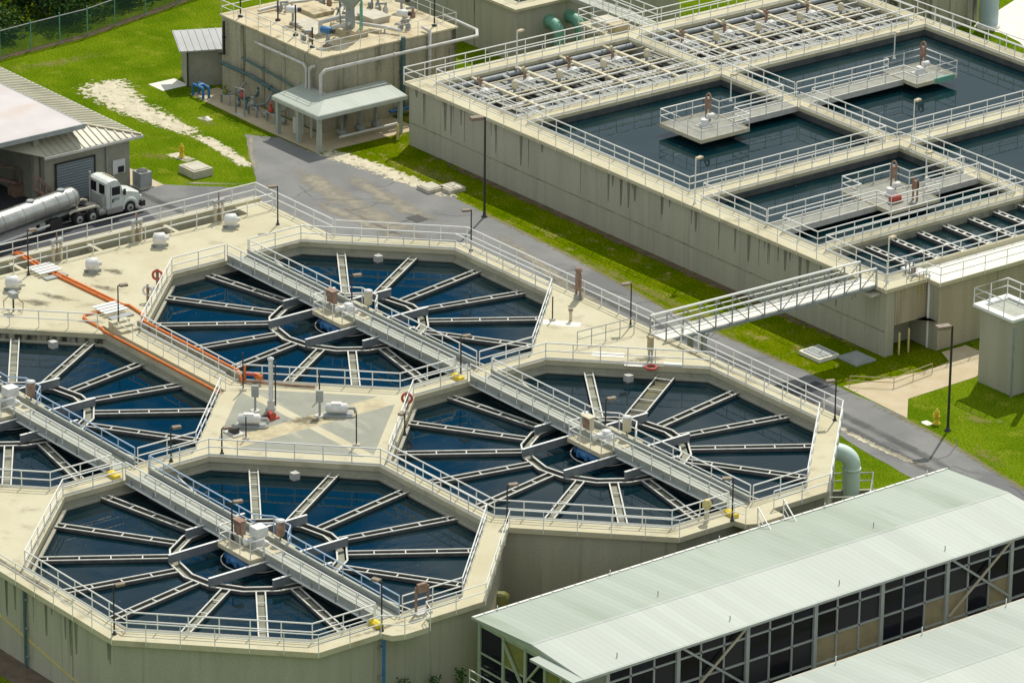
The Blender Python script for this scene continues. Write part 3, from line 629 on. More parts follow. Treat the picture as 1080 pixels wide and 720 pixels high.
# short steps and yellow grit boxes where a bridge meets the deck
for k, x, y, lab in (('A', 12.75, -26.05, 'yellow grit box beside the lamp at the near end of the bottom left bridge'), ('B', 12.75, -1.2, 'yellow grit box beside the lamp at the near end of the right hand bridge'),
                  ('D', -12.75, -1.2, 'bright yellow grit box where the two upper bridges meet'), ('C', -12.5, -26.1, 'bright yellow grit box where the two lower bridges meet')):
    t = thing('grit_box', lab, 'storage box', (x, y, 5.0), 'yellow boxes at the bridge ends')
    MB().prism([(x - .42, y - .2), (x + .42, y - .2), (x + .42, y + .2), (x - .42, y + .2)], 5.0, 5.22).build('body', 'yellow', t)
    m = MB(); m.add([(x - .46, y - .24, 5.22), (x + .46, y - .24, 5.22), (x + .46, y + .24, 5.22), (x - .46, y + .24, 5.22), (x - .3, y - .08, 5.31), (x + .3, y - .08, 5.31), (x + .3, y + .08, 5.31), (x - .3, y + .08, 5.31)],
                    [(0, 1, 5, 4), (1, 2, 6, 5), (2, 3, 7, 6), (3, 0, 4, 7), (4, 5, 6, 7)]); m.build('lid', 'yellow', t)

# ---- railings of the settling tanks
G = 'guard rails round the settling tanks'
def ring_runs(k, a=12.1):
    c = V(CEN[k]); s = a * math.tan(math.pi / 8); g = .95
    top = -14.08 if k == 'C' else None
    up = [(a, g), (a, s), (s, a), (-s, a), (-a, s), (-a, g)]
    if k == 'C': up = [(a, g), (a, s), (6.0, 10.95)]
    dn = [(-a, -g), (-a, -s), (-s, -a), (s, -a), (a, -s), (a, -g)]
    f = lambda L: [(c.x + p[0], c.y + p[1]) for p in L]
    return f(up), f(dn)
for k in 'ABCD':
    u, d = ring_runs(k)
    rail('white railing along the far rim inside the ' + NAMES[k], u, group=G, toe=True)
    rail('white railing along the near rim inside the ' + NAMES[k], d, group=G, toe=True)
rail('thin railing on the deck above the far rim of the left edge tank', [(-37.4, -19.4), (-32.2, -14.2)], group=G)
rail('railing on the walkway side of the narrow gap between two tanks', [(-31.2, -13.38), (-19.6, -13.38)], group=G, r=.028)
rail('railing along the outer edge of the bottom left tank, front and right', [(-45, -38.42), (5.86, -38.42), (13.73, -30.55), (13.73, -26.45), (14.58, -25.5), (14.58, -23.8), (13.73, -23.45), (13.73, -19.40)], drop=.24, group=G, r=.028, spacing=1.9)
rail('railing on the outer deck edge from the notch to the stair', [(13.71, -19.38), (6.66, -12.30), (13.42, -5.56), (13.42, -1.58), (14.2, -1.38)], drop=.24, group=G, r=.025, spacing=1.9)
rail('railing from the stair round the corner by the green pipe', [(13.44, 1.34), (13.44, 5.57), (5.57, 13.44), (-9.4, 13.44)], drop=.24, group=G, spacing=1.75)
rail('railing along the road side of the deck left of the footbridge', [(-12.0, 13.44), (-31.0, 13.44), (-37.1, 7.36)], drop=.24, group=G, spacing=1.75)
rail('railing round the far left corner of the deck beside the road', [(-37.3, 7.33), (-43.6, 7.33), (-45.98, 7.33), (-45.98, -38)], z=5.0, drop=.2, group=G, spacing=1.9)
rail('railing on the deck side of the dark channel', [(-43.6, 7.0), (-43.6, -37)], group=G, spacing=2.0)
rail('short dark railing on the deck by the footbridge foot', [(-12.4, 7.7), (-12.2, 12.0)], mk='steel_grey', group=G, spacing=1.1, r=.028)
for s, lab in ((-12.0, 'railing along the near edge of the grey infill deck'), ):
    pass

# ---- lamp posts
def lamp(x, y, z, h, dx, dy, lab, group='lamp posts on the tank decks', mk='black'):
    t = thing('lamp_post', lab, 'lamp post', (x, y, z), group)
    r = .05 if h < 4 else .085
    MB().lathe((x, y, z), [(r * 2.6, 0), (r * 2.6, .06), (r * 1.5, .1), (r * 1.3, .28), (r, .3)], 10).build('base', mk, t)
    MB().tube([(x, y, z + .2), (x, y, z + h)], [r, r * .8], 8).build('pole', mk, t)
    n = V((dx, dy, 0)).normalized(); a = math.atan2(n.y, n.x); k = 1.0 if h < 4 else 1.7
    o = MB().obox((x + n.x * .36 * k, y + n.y * .36 * k, z + h), (.52 * k, .30 * k, .13 * k), a).build('head', 'lamp_head' if mk == 'black' else 'lampglass', t)
    MB().obox((x + n.x * .36 * k, y + n.y * .36 * k, z + h - .075 * k), (.44 * k, .24 * k, .02), a).build('lens', 'lampglass', o)
    MB().beam((x, y, z + h - .03), (x + n.x * .2 * k, y + n.y * .2 * k, z + h - .03), .06 * k, .06 * k).build('arm', mk, t)
    return t
lamp(-40.96, 5.56, 5, 2.65, -.4, -1, 'black lamp post on the far left deck corner nearest the road')
lamp(-31.83, -12.9, 5, 2.75, .3, 1, 'black lamp post on the cream deck between the two left tanks')
lamp(-42.76, -12.45, 5, 3.0, .3, 1, 'lamp post beside the dark channel where the orange hoses cross')
lamp(-29.69, 12.75, 5, 2.8, -.4, -1, 'black lamp post at the upper road side corner of the tank deck')
lamp(-13.27, 12.6, 5, 2.85, -.4, -1, 'black lamp post on the deck just left of the footbridge')
lamp(5.66, 12.75, 5, 2.55, -.4, -1, 'black lamp post on the deck corner above the green pipe')
lamp(13.45, -26.2, 5, 2.9, -.9, -.3, 'lamp post on the deck at the near end of the bottom left bridge')
lamp(5.34, -37.9, 5, 2.85, .2, 1, 'lamp post at the lowest front corner of the deck')
lamp(13.35, -1.65, 5, 2.6, -.5, -.8, 'lamp post at the near end of the right hand bridge')
for k, s, lab in (('B', -1.2, 'lamp post on the platform over the right hand tank'), ('D', -.9, 'lamp post on the platform over the upper tank'), ('A', -1.25, 'lamp post on the platform over the bottom left tank')):
    lamp(CEN[k][0] + s, CEN[k][1] + (.9 if k != 'A' else -.9), 5.08, 1.9 if k != 'A' else 2.3, .3, 1, lab)
lamp(-12.9, -.85, 5, 2.6, .3, 1, 'lamp post where the two upper bridges meet')
lamp(-12.4, -22.2, 5, 2.1, .3, 1, 'lamp post on the rim near the meeting of the two lower bridges')
lamp(-11.6, -19.2, 5, 1.6, .3, 1, 'low lamp post at the near corner of the grey infill deck')
lamp(-7.6, -9.0, 5, 1.5, .5, -1, 'low lamp post beside the right hand tank corner of the infill')
lamp(5.9, -11.9, 5, 2.2, .3, 1, 'lamp post at the notch between bottom left and right hand tanks')
lamp(1.98, 25.4, 0, 6.9, -.3, -1, 'tall black street lamp on the grass right of the tan path', 'street lamps on the grass')
lamp(-44.96, 25.6, 0, 7.2, -.3, -1, 'tall dark street lamp on the grass left of the basins', 'street lamps on the grass')

# ---- loose items on the deck
def vent(x, y, lab, rz=0.0):
    t = thing('roof_vent', lab, 'ventilator', (x, y, 5.0), 'white ventilators on the deck')
    MB().lathe((x, y, 5.0), [(.34, 0), (.34, .12), (.26, .16), (.26, .3)], 14).build('base', 'steel_grey', t)
    m = MB(); c, s = math.cos(rz), math.sin(rz)
    pts = [(x - .45 * c, y - .45 * s, 5.52), (x - .35 * c, y - .35 * s, 5.52), (x + .3 * c, y + .3 * s, 5.56), (x + .42 * c, y + .42 * s, 5.57)]
    m.tube(pts, [.18, .40, .42, .2], 14); m.build('hood', 'white', t)
    MB().tube([(x + .42 * c, y + .42 * s, 5.57), (x + .6 * c, y + .6 * s, 5.6)], .13, 10).build('outlet', 'white', t)
    for q in (-.28, .28): MB().box(x + q * c - .05, x + q * c + .05, y + q * s - .3, y + q * s + .3, 5.0, 5.2).build('foot', 'steel_grey', t)
vent(-42.1, -2.9, 'white ventilator on the cream deck, middle of the row along the channel', .9)
vent(-40.8, -8.9, 'white ventilator on the cream deck just above the orange hoses', .9)
vent(-42.3, 2.8, 'white ventilator on the cream deck nearest the far left corner', .9)
vent(-41.1, -14.7, 'white ventilator below the orange hoses at the left picture edge', .9)
def pump(x, y, lab, rz):
    t = thing('pump_unit', lab, 'pump', (x, y, 5.0), 'pumps on the infill deck')
    c, s = math.cos(rz), math.sin(rz)
    MB().obox((x, y, 5.07), (1.7, .8, .14), rz).build('skid', 'steel_grey', t)
    MB().tube([(x - .75 * c, y - .75 * s, 5.5), (x - .65 * c, y - .65 * s, 5.5), (x + .5 * c, y + .5 * s, 5.5), (x + .6 * c, y + .6 * s, 5.5)], [.16, .30, .30, .18], 14).build('casing', 'white', t)
    MB().obox((x - .1 * c, y - .1 * s, 5.78), (.6, .36, .12), rz).build('cover', 'white', t)
    MB().tube([(x + .6 * c, y + .6 * s, 5.5), (x + .95 * c, y + .95 * s, 5.5), (x + 1.05 * c, y + 1.05 * s, 5.2)], .1, 8).build('outlet', 'steel_grey', t)
pump(-14.0, -15.5, 'white pump beside the red hose reel on the grey infill deck', .9)
pump(-12.3, -10.4, 'lone white pump on the sandy strip of the infill deck', .9)
t = thing('hose_reel', 'red hose reel beside the white pump on the grey infill deck', 'hose reel', (-14.2, -14.0, 5.0))
MB().lathe((-14.45, -13.85, 5.26), [(.22, 0), (.22, .05), (.14, .07), (.14, .36), (.22, .38), (.22, .43)], 16, 'X').build('drum', 'red', t)
MB().box(-14.5, -14.0, -14.2, -13.4, 5.0, 5.1).build('frame', 'red', t)
MB().tube([(-14.3, -14.2, 5.3), (-14.2, -14.5, 5.35), (-14.1, -14.8, 5.3)], .1, 8).build('coupling', 'black', t)
t = thing('generator_set', 'small dark generator between the rail and the white pump', 'generator', (-13.6, -17.0, 5.0))
MB().box(-14.0, -13.4, -17.1, -16.7, 5.1, 5.45).build('engine', 'black', t); MB().box(-14.2, -13.1, -17.3, -16.5, 5.0, 5.1).build('frame', 'lightgrey_pipe', t)
t = thing('white_mast', 'thick white mast on the infill deck beside the red hose reel', 'mast', (-15.6, -12.7, 5.0))
MB().tube([(-15.6, -12.9, 5.3), (-15.6, -12.9, 8.0)], .14, 12).build('pole', 'white', t)
MB().lathe((-15.6, -12.9, 5.0), [(.32, 0), (.32, .08), (.22, .1), (.22, .5)], 12).build('base', 'lightgrey_pipe', t)
MB().lathe((-15.6, -12.9, 8.1), [(.2, 0), (.2, .08), (.06, .16)], 12).build('cap', 'white', t)
MB().tube([(-15.35, -12.75, 5.2), (-15.35, -12.75, 8.0)], .05, 6).build('conduit', 'black', t)
def panel_on_post(x, y, lab, h=.95):
    t = thing('panel_post', lab, 'control panel', (x, y, 5.0), 'grey control panels on posts')
    MB().tube([(x, y, 5.0), (x, y, 5 + h)], .07, 8).build('post', 'steel_grey', t)
    MB().obox((x, y, 5 + h + .32), (.42, .2, .72), .8).build('box', 'steel_grey', t)
    MB().box(x - .25, x + .25, y - .25, y + .25, 5.0, 5.06).build('foot', 'lightgrey_pipe', t)
panel_on_post(-15.8, -13.9, 'grey control panel left of the white mast on the infill deck')
panel_on_post(-12.9, -11.3, 'grey control panel left of the lone white pump')
def stake(x, y, h, lab):
    t = thing('marker_post', lab, 'post', (x, y, 5.0), 'thin dark marker posts on the deck')
    MB().tube([(x, y, 5.0), (x, y, 5 + h)], .045, 6).build('pole', 'black', t)
    MB().lathe((x, y, 5.0), [(.22, 0), (.22, .1), (.08, .12)], 10).build('foot', 'lid', t)
stake(-18.9, -12.6, 2.4, 'thin dark post at the left tip of the grey infill')
stake(-15.0, -9.8, 1.8, 'thin dark post by the far rail of the infill')
stake(-8.0, -12.2, 2.0, 'thin dark post at the right tip of the infill beside the tank rail')
stake(-12.6, -16.8, 1.4, 'thin dark post near the front rail of the infill')
stake(-17.0, 9.4, 1.55, 'thin dark post on the deck beside white pads by the upper tank')
stake(-20.6, -34.3, 2.2, 'thin dark post on the deck left of the bottom left tank')
for x, y, lab in ((-16.2, 10.2, 'short rusty valve post on the white pad by the upper tank'), (-22.2, -35.0, 'short yellow valve post on the deck left of the bottom left tank')):
    t = thing('valve_post', lab, 'valve', (x, y, 5.0), 'short valve posts on the deck')
    MB().tube([(x, y, 5), (x, y, 5.7)], .1, 8).build('stem', 'cream', t); MB().lathe((x, y, 5.7), [(.16, 0), (.16, .1), (.05, .14)], 10).build('cap', 'rust', t)
t = thing('level_gauge', 'tall brown cabinet on the road side rail of the deck', 'cabinet', (-18.9, 12.9, 5.0))
MB().box(-19.1, -18.7, 12.75, 13.15, 5.0, 5.3).build('foot', 'steel_grey', t)
for s in (-.2, .2): MB().box(-18.9 + s - .06, -18.9 + s + .06, 12.9, 13.0, 5.0, 6.6).build('upright', 'rust', t)
MB().box(-19.05, -18.75, 12.85, 13.05, 5.6, 6.9).build('box', 'rust', t)
MB().lathe((-18.9, 12.95, 6.9), [(.26, 0), (.24, .12), (.1, .2)], 10).build('cap', 'rust', t)
t = thing('level_gauge', 'tall thin olive cabinet by the tank rim near the footbridge', 'cabinet', (-8.1, 9.9, 5.0))
for s in (-.14, .14): MB().box(-8.1 + s - .05, -8.1 + s + .05, 9.9, 10.0, 5.0, 6.3).build('upright', 'steel_grey', t)
MB().box(-8.28, -7.92, 9.82, 10.05, 5.7, 6.6).build('box', 'panel_tan', t)
t = thing('level_gauge', 'small gold valve column on the rim near the right hand bridge end', 'valve', (12.6, -2.9, 5.0))
MB().tube([(12.6, -2.9, 5.0), (12.6, -2.9, 5.9)], .14, 10).build('column', 'cream', t); MB().lathe((12.6, -2.9, 5.9), [(.25, 0), (.28, .2), (.15, .45)], 12).build('head', 'yellow_pale', t)
t = thing('rail_cabinet', 'rust pink cabinet leaning at the rail end of the bottom left bridge', 'cabinet', (12.9, -23.0, 5.0))
for s in (-.35, .35): MB().box(12.9 + s * .2 - .05, 12.9 + s * .2 + .05, -23.1 + s - .05, -23.1 + s + .05, 5.0, 6.6).build('upright', 'rust', t)
MB().box(12.8, 13.0, -23.4, -22.8, 6.25, 6.75).build('box', 'rust', t); MB().box(12.6, 13.2, -23.6, -22.6, 5.0, 5.12).build('foot', 'lightgrey_pipe', t)
for x, y, rx_, lab in ((-7.1, 9.2, 0, 'orange life ring lying by the rail near the footbridge'),):
    tag(MB().tube([(x + .33 * math.cos(a * math.pi / 8), y + .33 * math.sin(a * math.pi / 8), 5.09) for a in range(16)], .085, 8, True).build('life_ring', 'red'), lab, 'life ring')
def ring_on_rail(p, lab, m='red'):
    t = thing('life_ring', lab, 'life ring', p, 'life rings hung on railings')
    MB().tube([(p[0] + .3 * math.cos(a * math.pi / 8) * .7, p[1] + .3 * math.cos(a * math.pi / 8) * .7, p[2] + .3 * math.sin(a * math.pi / 8)) for a in range(16)], .08, 8, True).build('ring', m, t)
    MB().box(p[0] - .07, p[0] + .07, p[1] - .07, p[1] + .07, p[2] - .7, p[2] + .4).build('bracket', 'rust', t)
ring_on_rail((-36.3, -7.0, 5.75), 'faded red life ring on the left rim of the upper tank')
ring_on_rail((-34.4, -9.0, 5.75), 'grey life ring lower on the left rim of the upper tank', 'rail')
ring_on_rail((-10.6, -6.6, 5.75), 'red life ring on the left rim of the right hand tank')
ring_on_rail((-10.2, -36.4, 5.75), 'brown life ring on the left corner rail of the bottom left tank', 'rust')
t = thing('hand_pump', 'dark hose stand at the left deck edge below the white ventilator', 'hose stand', (-38.0, -16.6, 5.0))
MB().tube([(-38.0, -16.6, 5.0), (-38.0, -16.6, 5.9)], .06, 8).build('post', 'black', t); MB().box(-38.3, -37.7, -16.8, -16.4, 5.9, 6.25).build('box', 'steel_grey', t)
for s in (-1, 1): MB().tube([(-38 + .3 * s, -16.6 + .1 * s, 5.95), (-38 + .5 * s, -16.6 + .4 * s, 5.6), (-38 + .45 * s, -16.6 + .4 * s, 5.1), (-38 + .2 * s, -16.6 + .2 * s, 5.05)], .03, 6).build('hose', 'rust', t)
# gate stands along the channel
for y, lab in ((-9.6, 'third'), (-3.5, 'second'), (2.9, 'first')):
    t = thing('gate_stand', 'cream sluice gate stand on the channel rail, ' + {'first': 'nearest the far left corner', 'second': 'in the middle of the three', 'third': 'nearest the orange hoses'}[lab], 'gate stand', (-43.9, y, 5.0), 'sluice gate stands along the channel')
    for s in (-.3, .3): MB().box(-43.92, -43.72, y + s - .06, y + s + .06, 5.0, 6.4).build('upright', 'cream', t)
    MB().box(-43.95, -43.7, y - .42, y + .42, 6.3, 6.45).build('crosshead', 'steel_grey', t)
    MB().tube([(-43.82, y, 5.0), (-43.82, y, 7.0)], .05, 8).build('spindle', 'rust', t)
# orange hoses, with boards where they are bridged
def hose(pts, lab, r=.09, m='orange'):
    tag(MB().tube(pts, r, 8).build('orange_hose', m), lab, 'hose', 'orange hoses over the decks')
hose([(-46.1, -11.5, 5.25), (-45.6, -11.45, 5.35), (-43.5, -11.3, 5.1), (-34.6, -10.95, 5.09)], 'left one of two parallel orange hoses across the cream deck')
hose([(-46.1, -11.2, 5.25), (-45.6, -11.15, 5.35), (-43.5, -11.0, 5.1), (-34.7, -10.65, 5.09), (-34.4, -10.4, 5.09), (-32.6, -10.6, 5.09), (-31.3, -11.3, 5.3), (-30.8, -11.76, 5.5), (-20.6, -11.76, 5.5), (-20.2, -11.9, 5.3), (-19.8, -12.0, 5.1)], 'orange hose across the deck and along the rim of the upper tank')
hose([(-34.6, -11.2, 5.09), (-34.5, -12.0, 5.09), (-34.7, -13.5, 5.09), (-34.2, -13.9, 5.09), (-32.0, -13.95, 5.08), (-31.6, -14.1, 5.09), (-19.3, -14.1, 5.09)], 'orange hose along the wall of the tank cut off at left')
hose([(-19.8, -12.0, 5.1), (-19.3, -11.4, 5.1), (-16.6, -9.0, 5.1)], 'short red orange hose along the far rail of the infill deck', .07, 'rust')
t = thing('hose_manifold', 'orange valve manifold at the left rail corner of the infill deck', 'manifold', (-19.6, -11.6, 5.0))
MB().tube([(-20.0, -11.7, 5.0), (-20.0, -11.7, 6.0)], .07, 8).build('riser', 'orange', t); MB().box(-19.6, -18.9, -11.35, -11.15, 5.3, 5.6).build('valve_box', 'orange', t); MB().tube([(-20, -11.7, 5.5), (-19.2, -11.2, 5.5)], .09, 8).build('pipe', 'red', t)
for x, y, rz, lab in ((-42.5, -11.3, 0, 'boards over the orange hoses beside the channel'), (-34.3, -11.8, 0, 'pale boards over the orange hoses in front of the lamp post')):
    t = thing('hose_boards', lab, 'boards', (x, y, 5.2), 'boards laid over the hoses')
    for i in range(4): MB().box(x - .9 + i * .42, x - .62 + i * .42, y - .85, y + .85, 5.2, 5.27).build('board', 'rail', t)
    MB().box(x + .8, x + 1.35, y - .8, y + .8, 5.02, 5.1).build('ramp_plate', 'steel_grey', t)
t = thing('deck_steps', 'small concrete steps from the cream deck to the walkway between tanks', 'steps', (-31.2, -12.4, 5.0))
for i in range(3): MB().box(-32.2 + i * .5, -31.75 + i * .5, -13.4, -12.1, 5.0, 5.42 - .13 * i).build('step', 'deck', t)
# stair down from the right hand bridge end
t = thing('metal_stair', 'white metal stair down from the deck beside the long pale roof', 'stairs', (14.5, .2, 5.0))
for s in (-.75, 1.15):
    MB().beam((14.5, s, 4.95), (17.2, s, 2.6), .06, .22).build('stringer', 'rail', t)
    MB().tube([(14.5, s, 5.0), (14.5, s, 6.0), (17.2, s, 3.65)], .035, 6).build('handrail', 'rail', t); MB().tube([(14.5, s, 5.5), (17.2, s, 3.15)], .03, 6).build('handrail', 'rail', t)
for i in range(9): MB().box(14.5 + i * .3, 14.76 + i * .3, -.72, 1.12, 4.72 - i * .26, 4.76 - i * .26).build('tread', 'lightgrey_pipe', t)
# aqua pipe leaving the right hand tank
t = thing('outlet_pipe', 'large pale aqua elbow pipe leaving the right hand tank wall', 'pipe', (6.9, 13.1, 0))
el = [(5.6, 11.9, 3.35), (6.2, 12.45, 3.35)] + [(6.9 - .62 * math.cos(a) * .72 + .0, 13.1 - .62 * math.cos(a) * .68, 2.73 + .62 * math.sin(a)) for a in [math.pi / 2 - i * math.pi / 12 for i in range(0, 1)]]
el = [(5.4, 11.7, 3.3), (6.15, 12.40, 3.3)] + [(6.9 - .75 * (1 - math.sin(q)), 13.1 - .70 * (1 - math.sin(q)), 2.55 + .75 * math.cos(q)) for q in [i * math.pi / 14 for i in range(1, 8)]] + [(6.9, 13.1, 0)]
MB().tube(el, .52, 20).build('pipe', 'aqua_pipe', t)
MB().lathe((6.9, 13.1, 2.2), [(.52, 0), (.58, .02), (.58, .14), (.52, .16)], 20).build('flange', 'aqua_pipe', t)
MB().tube([(6.02, 12.28, 3.3), (6.10, 12.36, 3.3)], .57, 20).build('flange', 'aqua_pipe', t)
t = thing('valve_pit', 'rail fenced concrete pit at the foot of the aqua pipe', 'pit', (8.2, 11.6, 0))
MB().plate([(5.6, 11.2), (8.4, 8.8), (10.4, 11.6), (7.6, 14.4)], [[(5.95, 11.3), (8.35, 9.2), (10.0, 11.6), (7.6, 13.95)]], 0, .9).build('curb', 'wall_inner', t)
rail('', [(5.7, 11.3), (7.6, 14.2), (10.2, 11.6), (8.4, 9.0)], z=.9, parent=t, spacing=1.4)
# shrubs against the wall
def tuft(x, y, z, h, r, n, seed, lab, leafm='leaf_mid', group=None):
    rnd = random.Random(seed); t = thing('wall_shrub', lab, 'plant', (x, y, z), group)
    m = MB(); st = MB()
    for i in range(5):
        a = rnd.uniform(0, 6.28); st.tube([(x, y, z), (x + math.cos(a) * r * .5, y + math.sin(a) * r * .5, z + h * rnd.uniform(.6, .95))], [.03, .01], 5)
    for i in range(n):
        a = rnd.uniform(0, 6.28); q = rnd.random() ** .6 * r; zz = z + h * rnd.uniform(.1, 1)
        p = V((x + math.cos(a) * q, y + math.sin(a) * q, zz)); u = V((rnd.gauss(0, 1), rnd.gauss(0, 1), rnd.gauss(0, .6))).normalized() * rnd.uniform(.07, .16); v = u.cross(V((rnd.gauss(0, 1), rnd.gauss(0, 1), 1))).normalized() * u.length * .6
        m.add([p - u, p + v, p + u, p - v], [(0, 1, 2, 3)])
    st.build('stem', 'bark', t); m.build('foliage', leafm, t)
tuft(13.9, -25.0, 0, 2.0, .45, 160, 1, 'leafy weed against the wall below the bottom left bridge end', group='weeds against the tank wall')
tuft(14.0, -23.0, 0, 1.6, .35, 110, 2, 'thin weed against the wall left of the building corner', group='weeds against the tank wall')
tuft(14.0, -21.3, 0, 1.7, .3, 90, 3, 'sparse weed against the wall next to the building corner', group='weeds against the tank wall')
t = thing('olive_tank', 'olive green tank with grey pipes in the notch between two tank walls', 'tank', (8.3, -14.2, 0))
MB().lathe((8.0, -14.0, .9), [(.3, 0), (.55, .1), (.55, 1.0), (.3, 1.12)], 16).build('body', 'panel_olive', t)
for i in range(3): MB().tube([(8.0 + .4 * i, -14.5 - .3 * i, .02), (8.0 + .4 * i, -14.5 - .3 * i, .8), (8.5 + .4 * i, -14.2 - .3 * i, .9)], .08, 8).build('pipe', 'grey_pipe', t)
for q in ((-.4, 0), (.4, 0), (0, .4)): MB().box(8.0 + q[0] - .05, 8.0 + q[0] + .05, -14.0 + q[1] - .05, -14.0 + q[1] + .05, 0, .95).build('leg', 'steel_grey', t)

# ------------------------------------------------------------------ aeration basins
ZA = 4.7
AO = [(-60.2, 30.1), (-9.2, 30.1), (-9.2, 33.6), (-8.05, 33.6), (-8.05, 69.9), (-60.2, 69.9)]
AI = [(-59.95, 30.38), (-9.42, 30.38), (-9.42, 33.8), (-8.3, 33.8), (-8.3, 69.6), (-59.95, 69.6)]
AIN = [(-59.95, 30.38), (-9.42, 30.38), (-9.42, 31.1), (-11.0, 31.1), (-11.0, 33.8), (-8.3, 33.8), (-8.3, 69.6), (-59.95, 69.6)]
rect = lambda x0, x1, y0, y1: [(x0, y0), (x1, y0), (x1, y1), (x0, y1)]
HOLES = {'channel_near': (-58.4, -49.4, 31.8, 49.0), 'channel_far': (-58.4, -49.4, 50.3, 68.5), 'b1': (-47.9, -30.7, 31.8, 49.0), 'b2': (-47.9, -30.7, 50.3, 68.5),
         'b3': (-29.0, -17.75, 31.8, 49.0), 'b4': (-16.7, -11.05, 31.8, 49.0), 'b5': (-29.0, -17.75, 50.3, 68.5), 'b6': (-16.7, -11.05, 50.3, 68.5)}
HR = {k: rect(*v) for k, v in HOLES.items()}
grow = lambda v, g: rect(v[0] - g, v[1] + g, v[2] - g, v[3] + g)
aer = thing('aeration_basin_block', 'large rectangular concrete block of open basins behind the road', 'water basin', (-35, 50, 0))
MB().plate(AIN, [grow(v, .12) for v in HOLES.values()], 0, 2.0, bottom=False).build('lower_wall', 'wall_aer', aer)
MB().plate(AI, [grow(v, .12) for v in HOLES.values()], 2.0, 4.45).build('upper_wall', 'wall_aer', aer)
MB().plate(AO, list(HR.values()), 4.45, ZA).build('deck', 'deck', aer)
MB().box(-9.41, -9.385, 31.12, 33.78, 2.02, 4.4).build('overhang_face', 'wall_brown', aer)
MB().box(-8.29, -8.265, 33.82, 69.5, .05, 4.4).build('side_face', 'wall_brown', aer)
MB().box(-59.9, -9.5, 30.36, 30.384, 1.66, 1.74).build('pour_joint', 'wall_inner', aer)
MB().sheet([(-11.0, 33.7), (-8.1, 33.7), (-8.1, 69), (-11.0, 69)], ZA + .004).build('white_walk', 'pad_white', aer)
MB().box(-11.0, -10.75, 33.7, 69, ZA + .004, ZA + .30).build('pipe_curb', 'deck', aer)
for k in ('b1', 'b2', 'b3', 'b4', 'b5', 'b6'): v = HOLES[k]; struct('water', MB().sheet(grow(v, .06), 4.02), 'water_aer'); MB().plate(grow(v, .11), [grow(v, .012)], 3.2, 4.449).build('wet_lining', 'wet', aer)
MB().box(-16.69, -16.67, 31.85, 48.95, 3.6, 4.44).build('reflected_light_face', 'wall_inner', aer)  # lighter plate: light reflected onto this wall, painted as colour
for k in ('b1', 'b2'): v = HOLES[k]; MB().box(v[1] - .02, v[1] + .1, v[2], v[3], 4.1, 4.28).build('weir_ledge', 'wall_inner', aer)
GA = 'guard rails on the aeration basins'
rail('railing along the outer front edge of the basins left of the footbridge', [(-60.2, 30.06), (-12.0, 30.06)], z=ZA, drop=.22, group=GA, r=.028, spacing=1.9)
rail('railing round the front right corner of the basins', [(-10.0, 30.06), (-9.16, 30.06), (-9.16, 33.5), (-8.02, 33.66), (-8.02, 68)], z=ZA, drop=.22, group=GA, r=.028, spacing=1.9)
rail('railing on the far left edge of the basins above the pipe channel', [(-60.16, 30.1), (-60.16, 69.8)], z=ZA, group=GA, spacing=1.8)
rail('railing along the farthest wall of the basins', [(-59.8, 69.85), (-8.2, 69.85)], z=ZA, group=GA, spacing=1.9)
def hole_rail(k, lab, gaps=(), r=.034):
    x0, x1, y0, y1 = HOLES[k]; g = .12; x0 -= g; x1 += g; y0 -= g; y1 += g
    sides = [('S', (x0, y0), (x1, y0)), ('E', (x1, y0), (x1, y1)), ('N', (x1, y1), (x0, y1)), ('W', (x0, y1), (x0, y0))]
    for nm, a, b in sides:
        cuts = [q for s, q0, q1 in gaps if s == nm for q in ((q0, q1),)]
        segs = [(a, b)]
        for q0, q1 in cuts:
            if nm in 'SN': pr = sorted((q0, q1), reverse=(nm == 'N')); segs = [(a, (pr[0], a[1])), ((pr[1], a[1]), b)]
            else: pr = sorted((q0, q1), reverse=(nm == 'W')); segs = [(a, (a[0], pr[0])), ((a[0], pr[1]), b)]
        word = {'S': 'near', 'E': 'right', 'N': 'far', 'W': 'left'}[nm]
        for i, (p, q) in enumerate(segs):
            extra = '' if len(segs) == 1 else (' before' if i == 0 else ' beyond') + ' its bridge'
            rail('white railing on the %s edge of the %s%s' % (word, lab, extra), [p, q], z=ZA, group=GA, toe=True, r=r)
hole_rail('b1', 'front open basin', [('N', -41.3, -39.5)])
hole_rail('b2', 'rear open basin', [('S', -41.3, -39.5)])
hole_rail('b3', 'front narrow basin', [('S', -22.7, -21.1), ('N', -22.7, -21.1)])
hole_rail('b4', 'front trough basin')
hole_rail('b5', 'rear narrow basin')
hole_rail('b6', 'rear trough basin')
hole_rail('channel_near', 'front pipe channel'); hole_rail('channel_far', 'rear pipe channel')
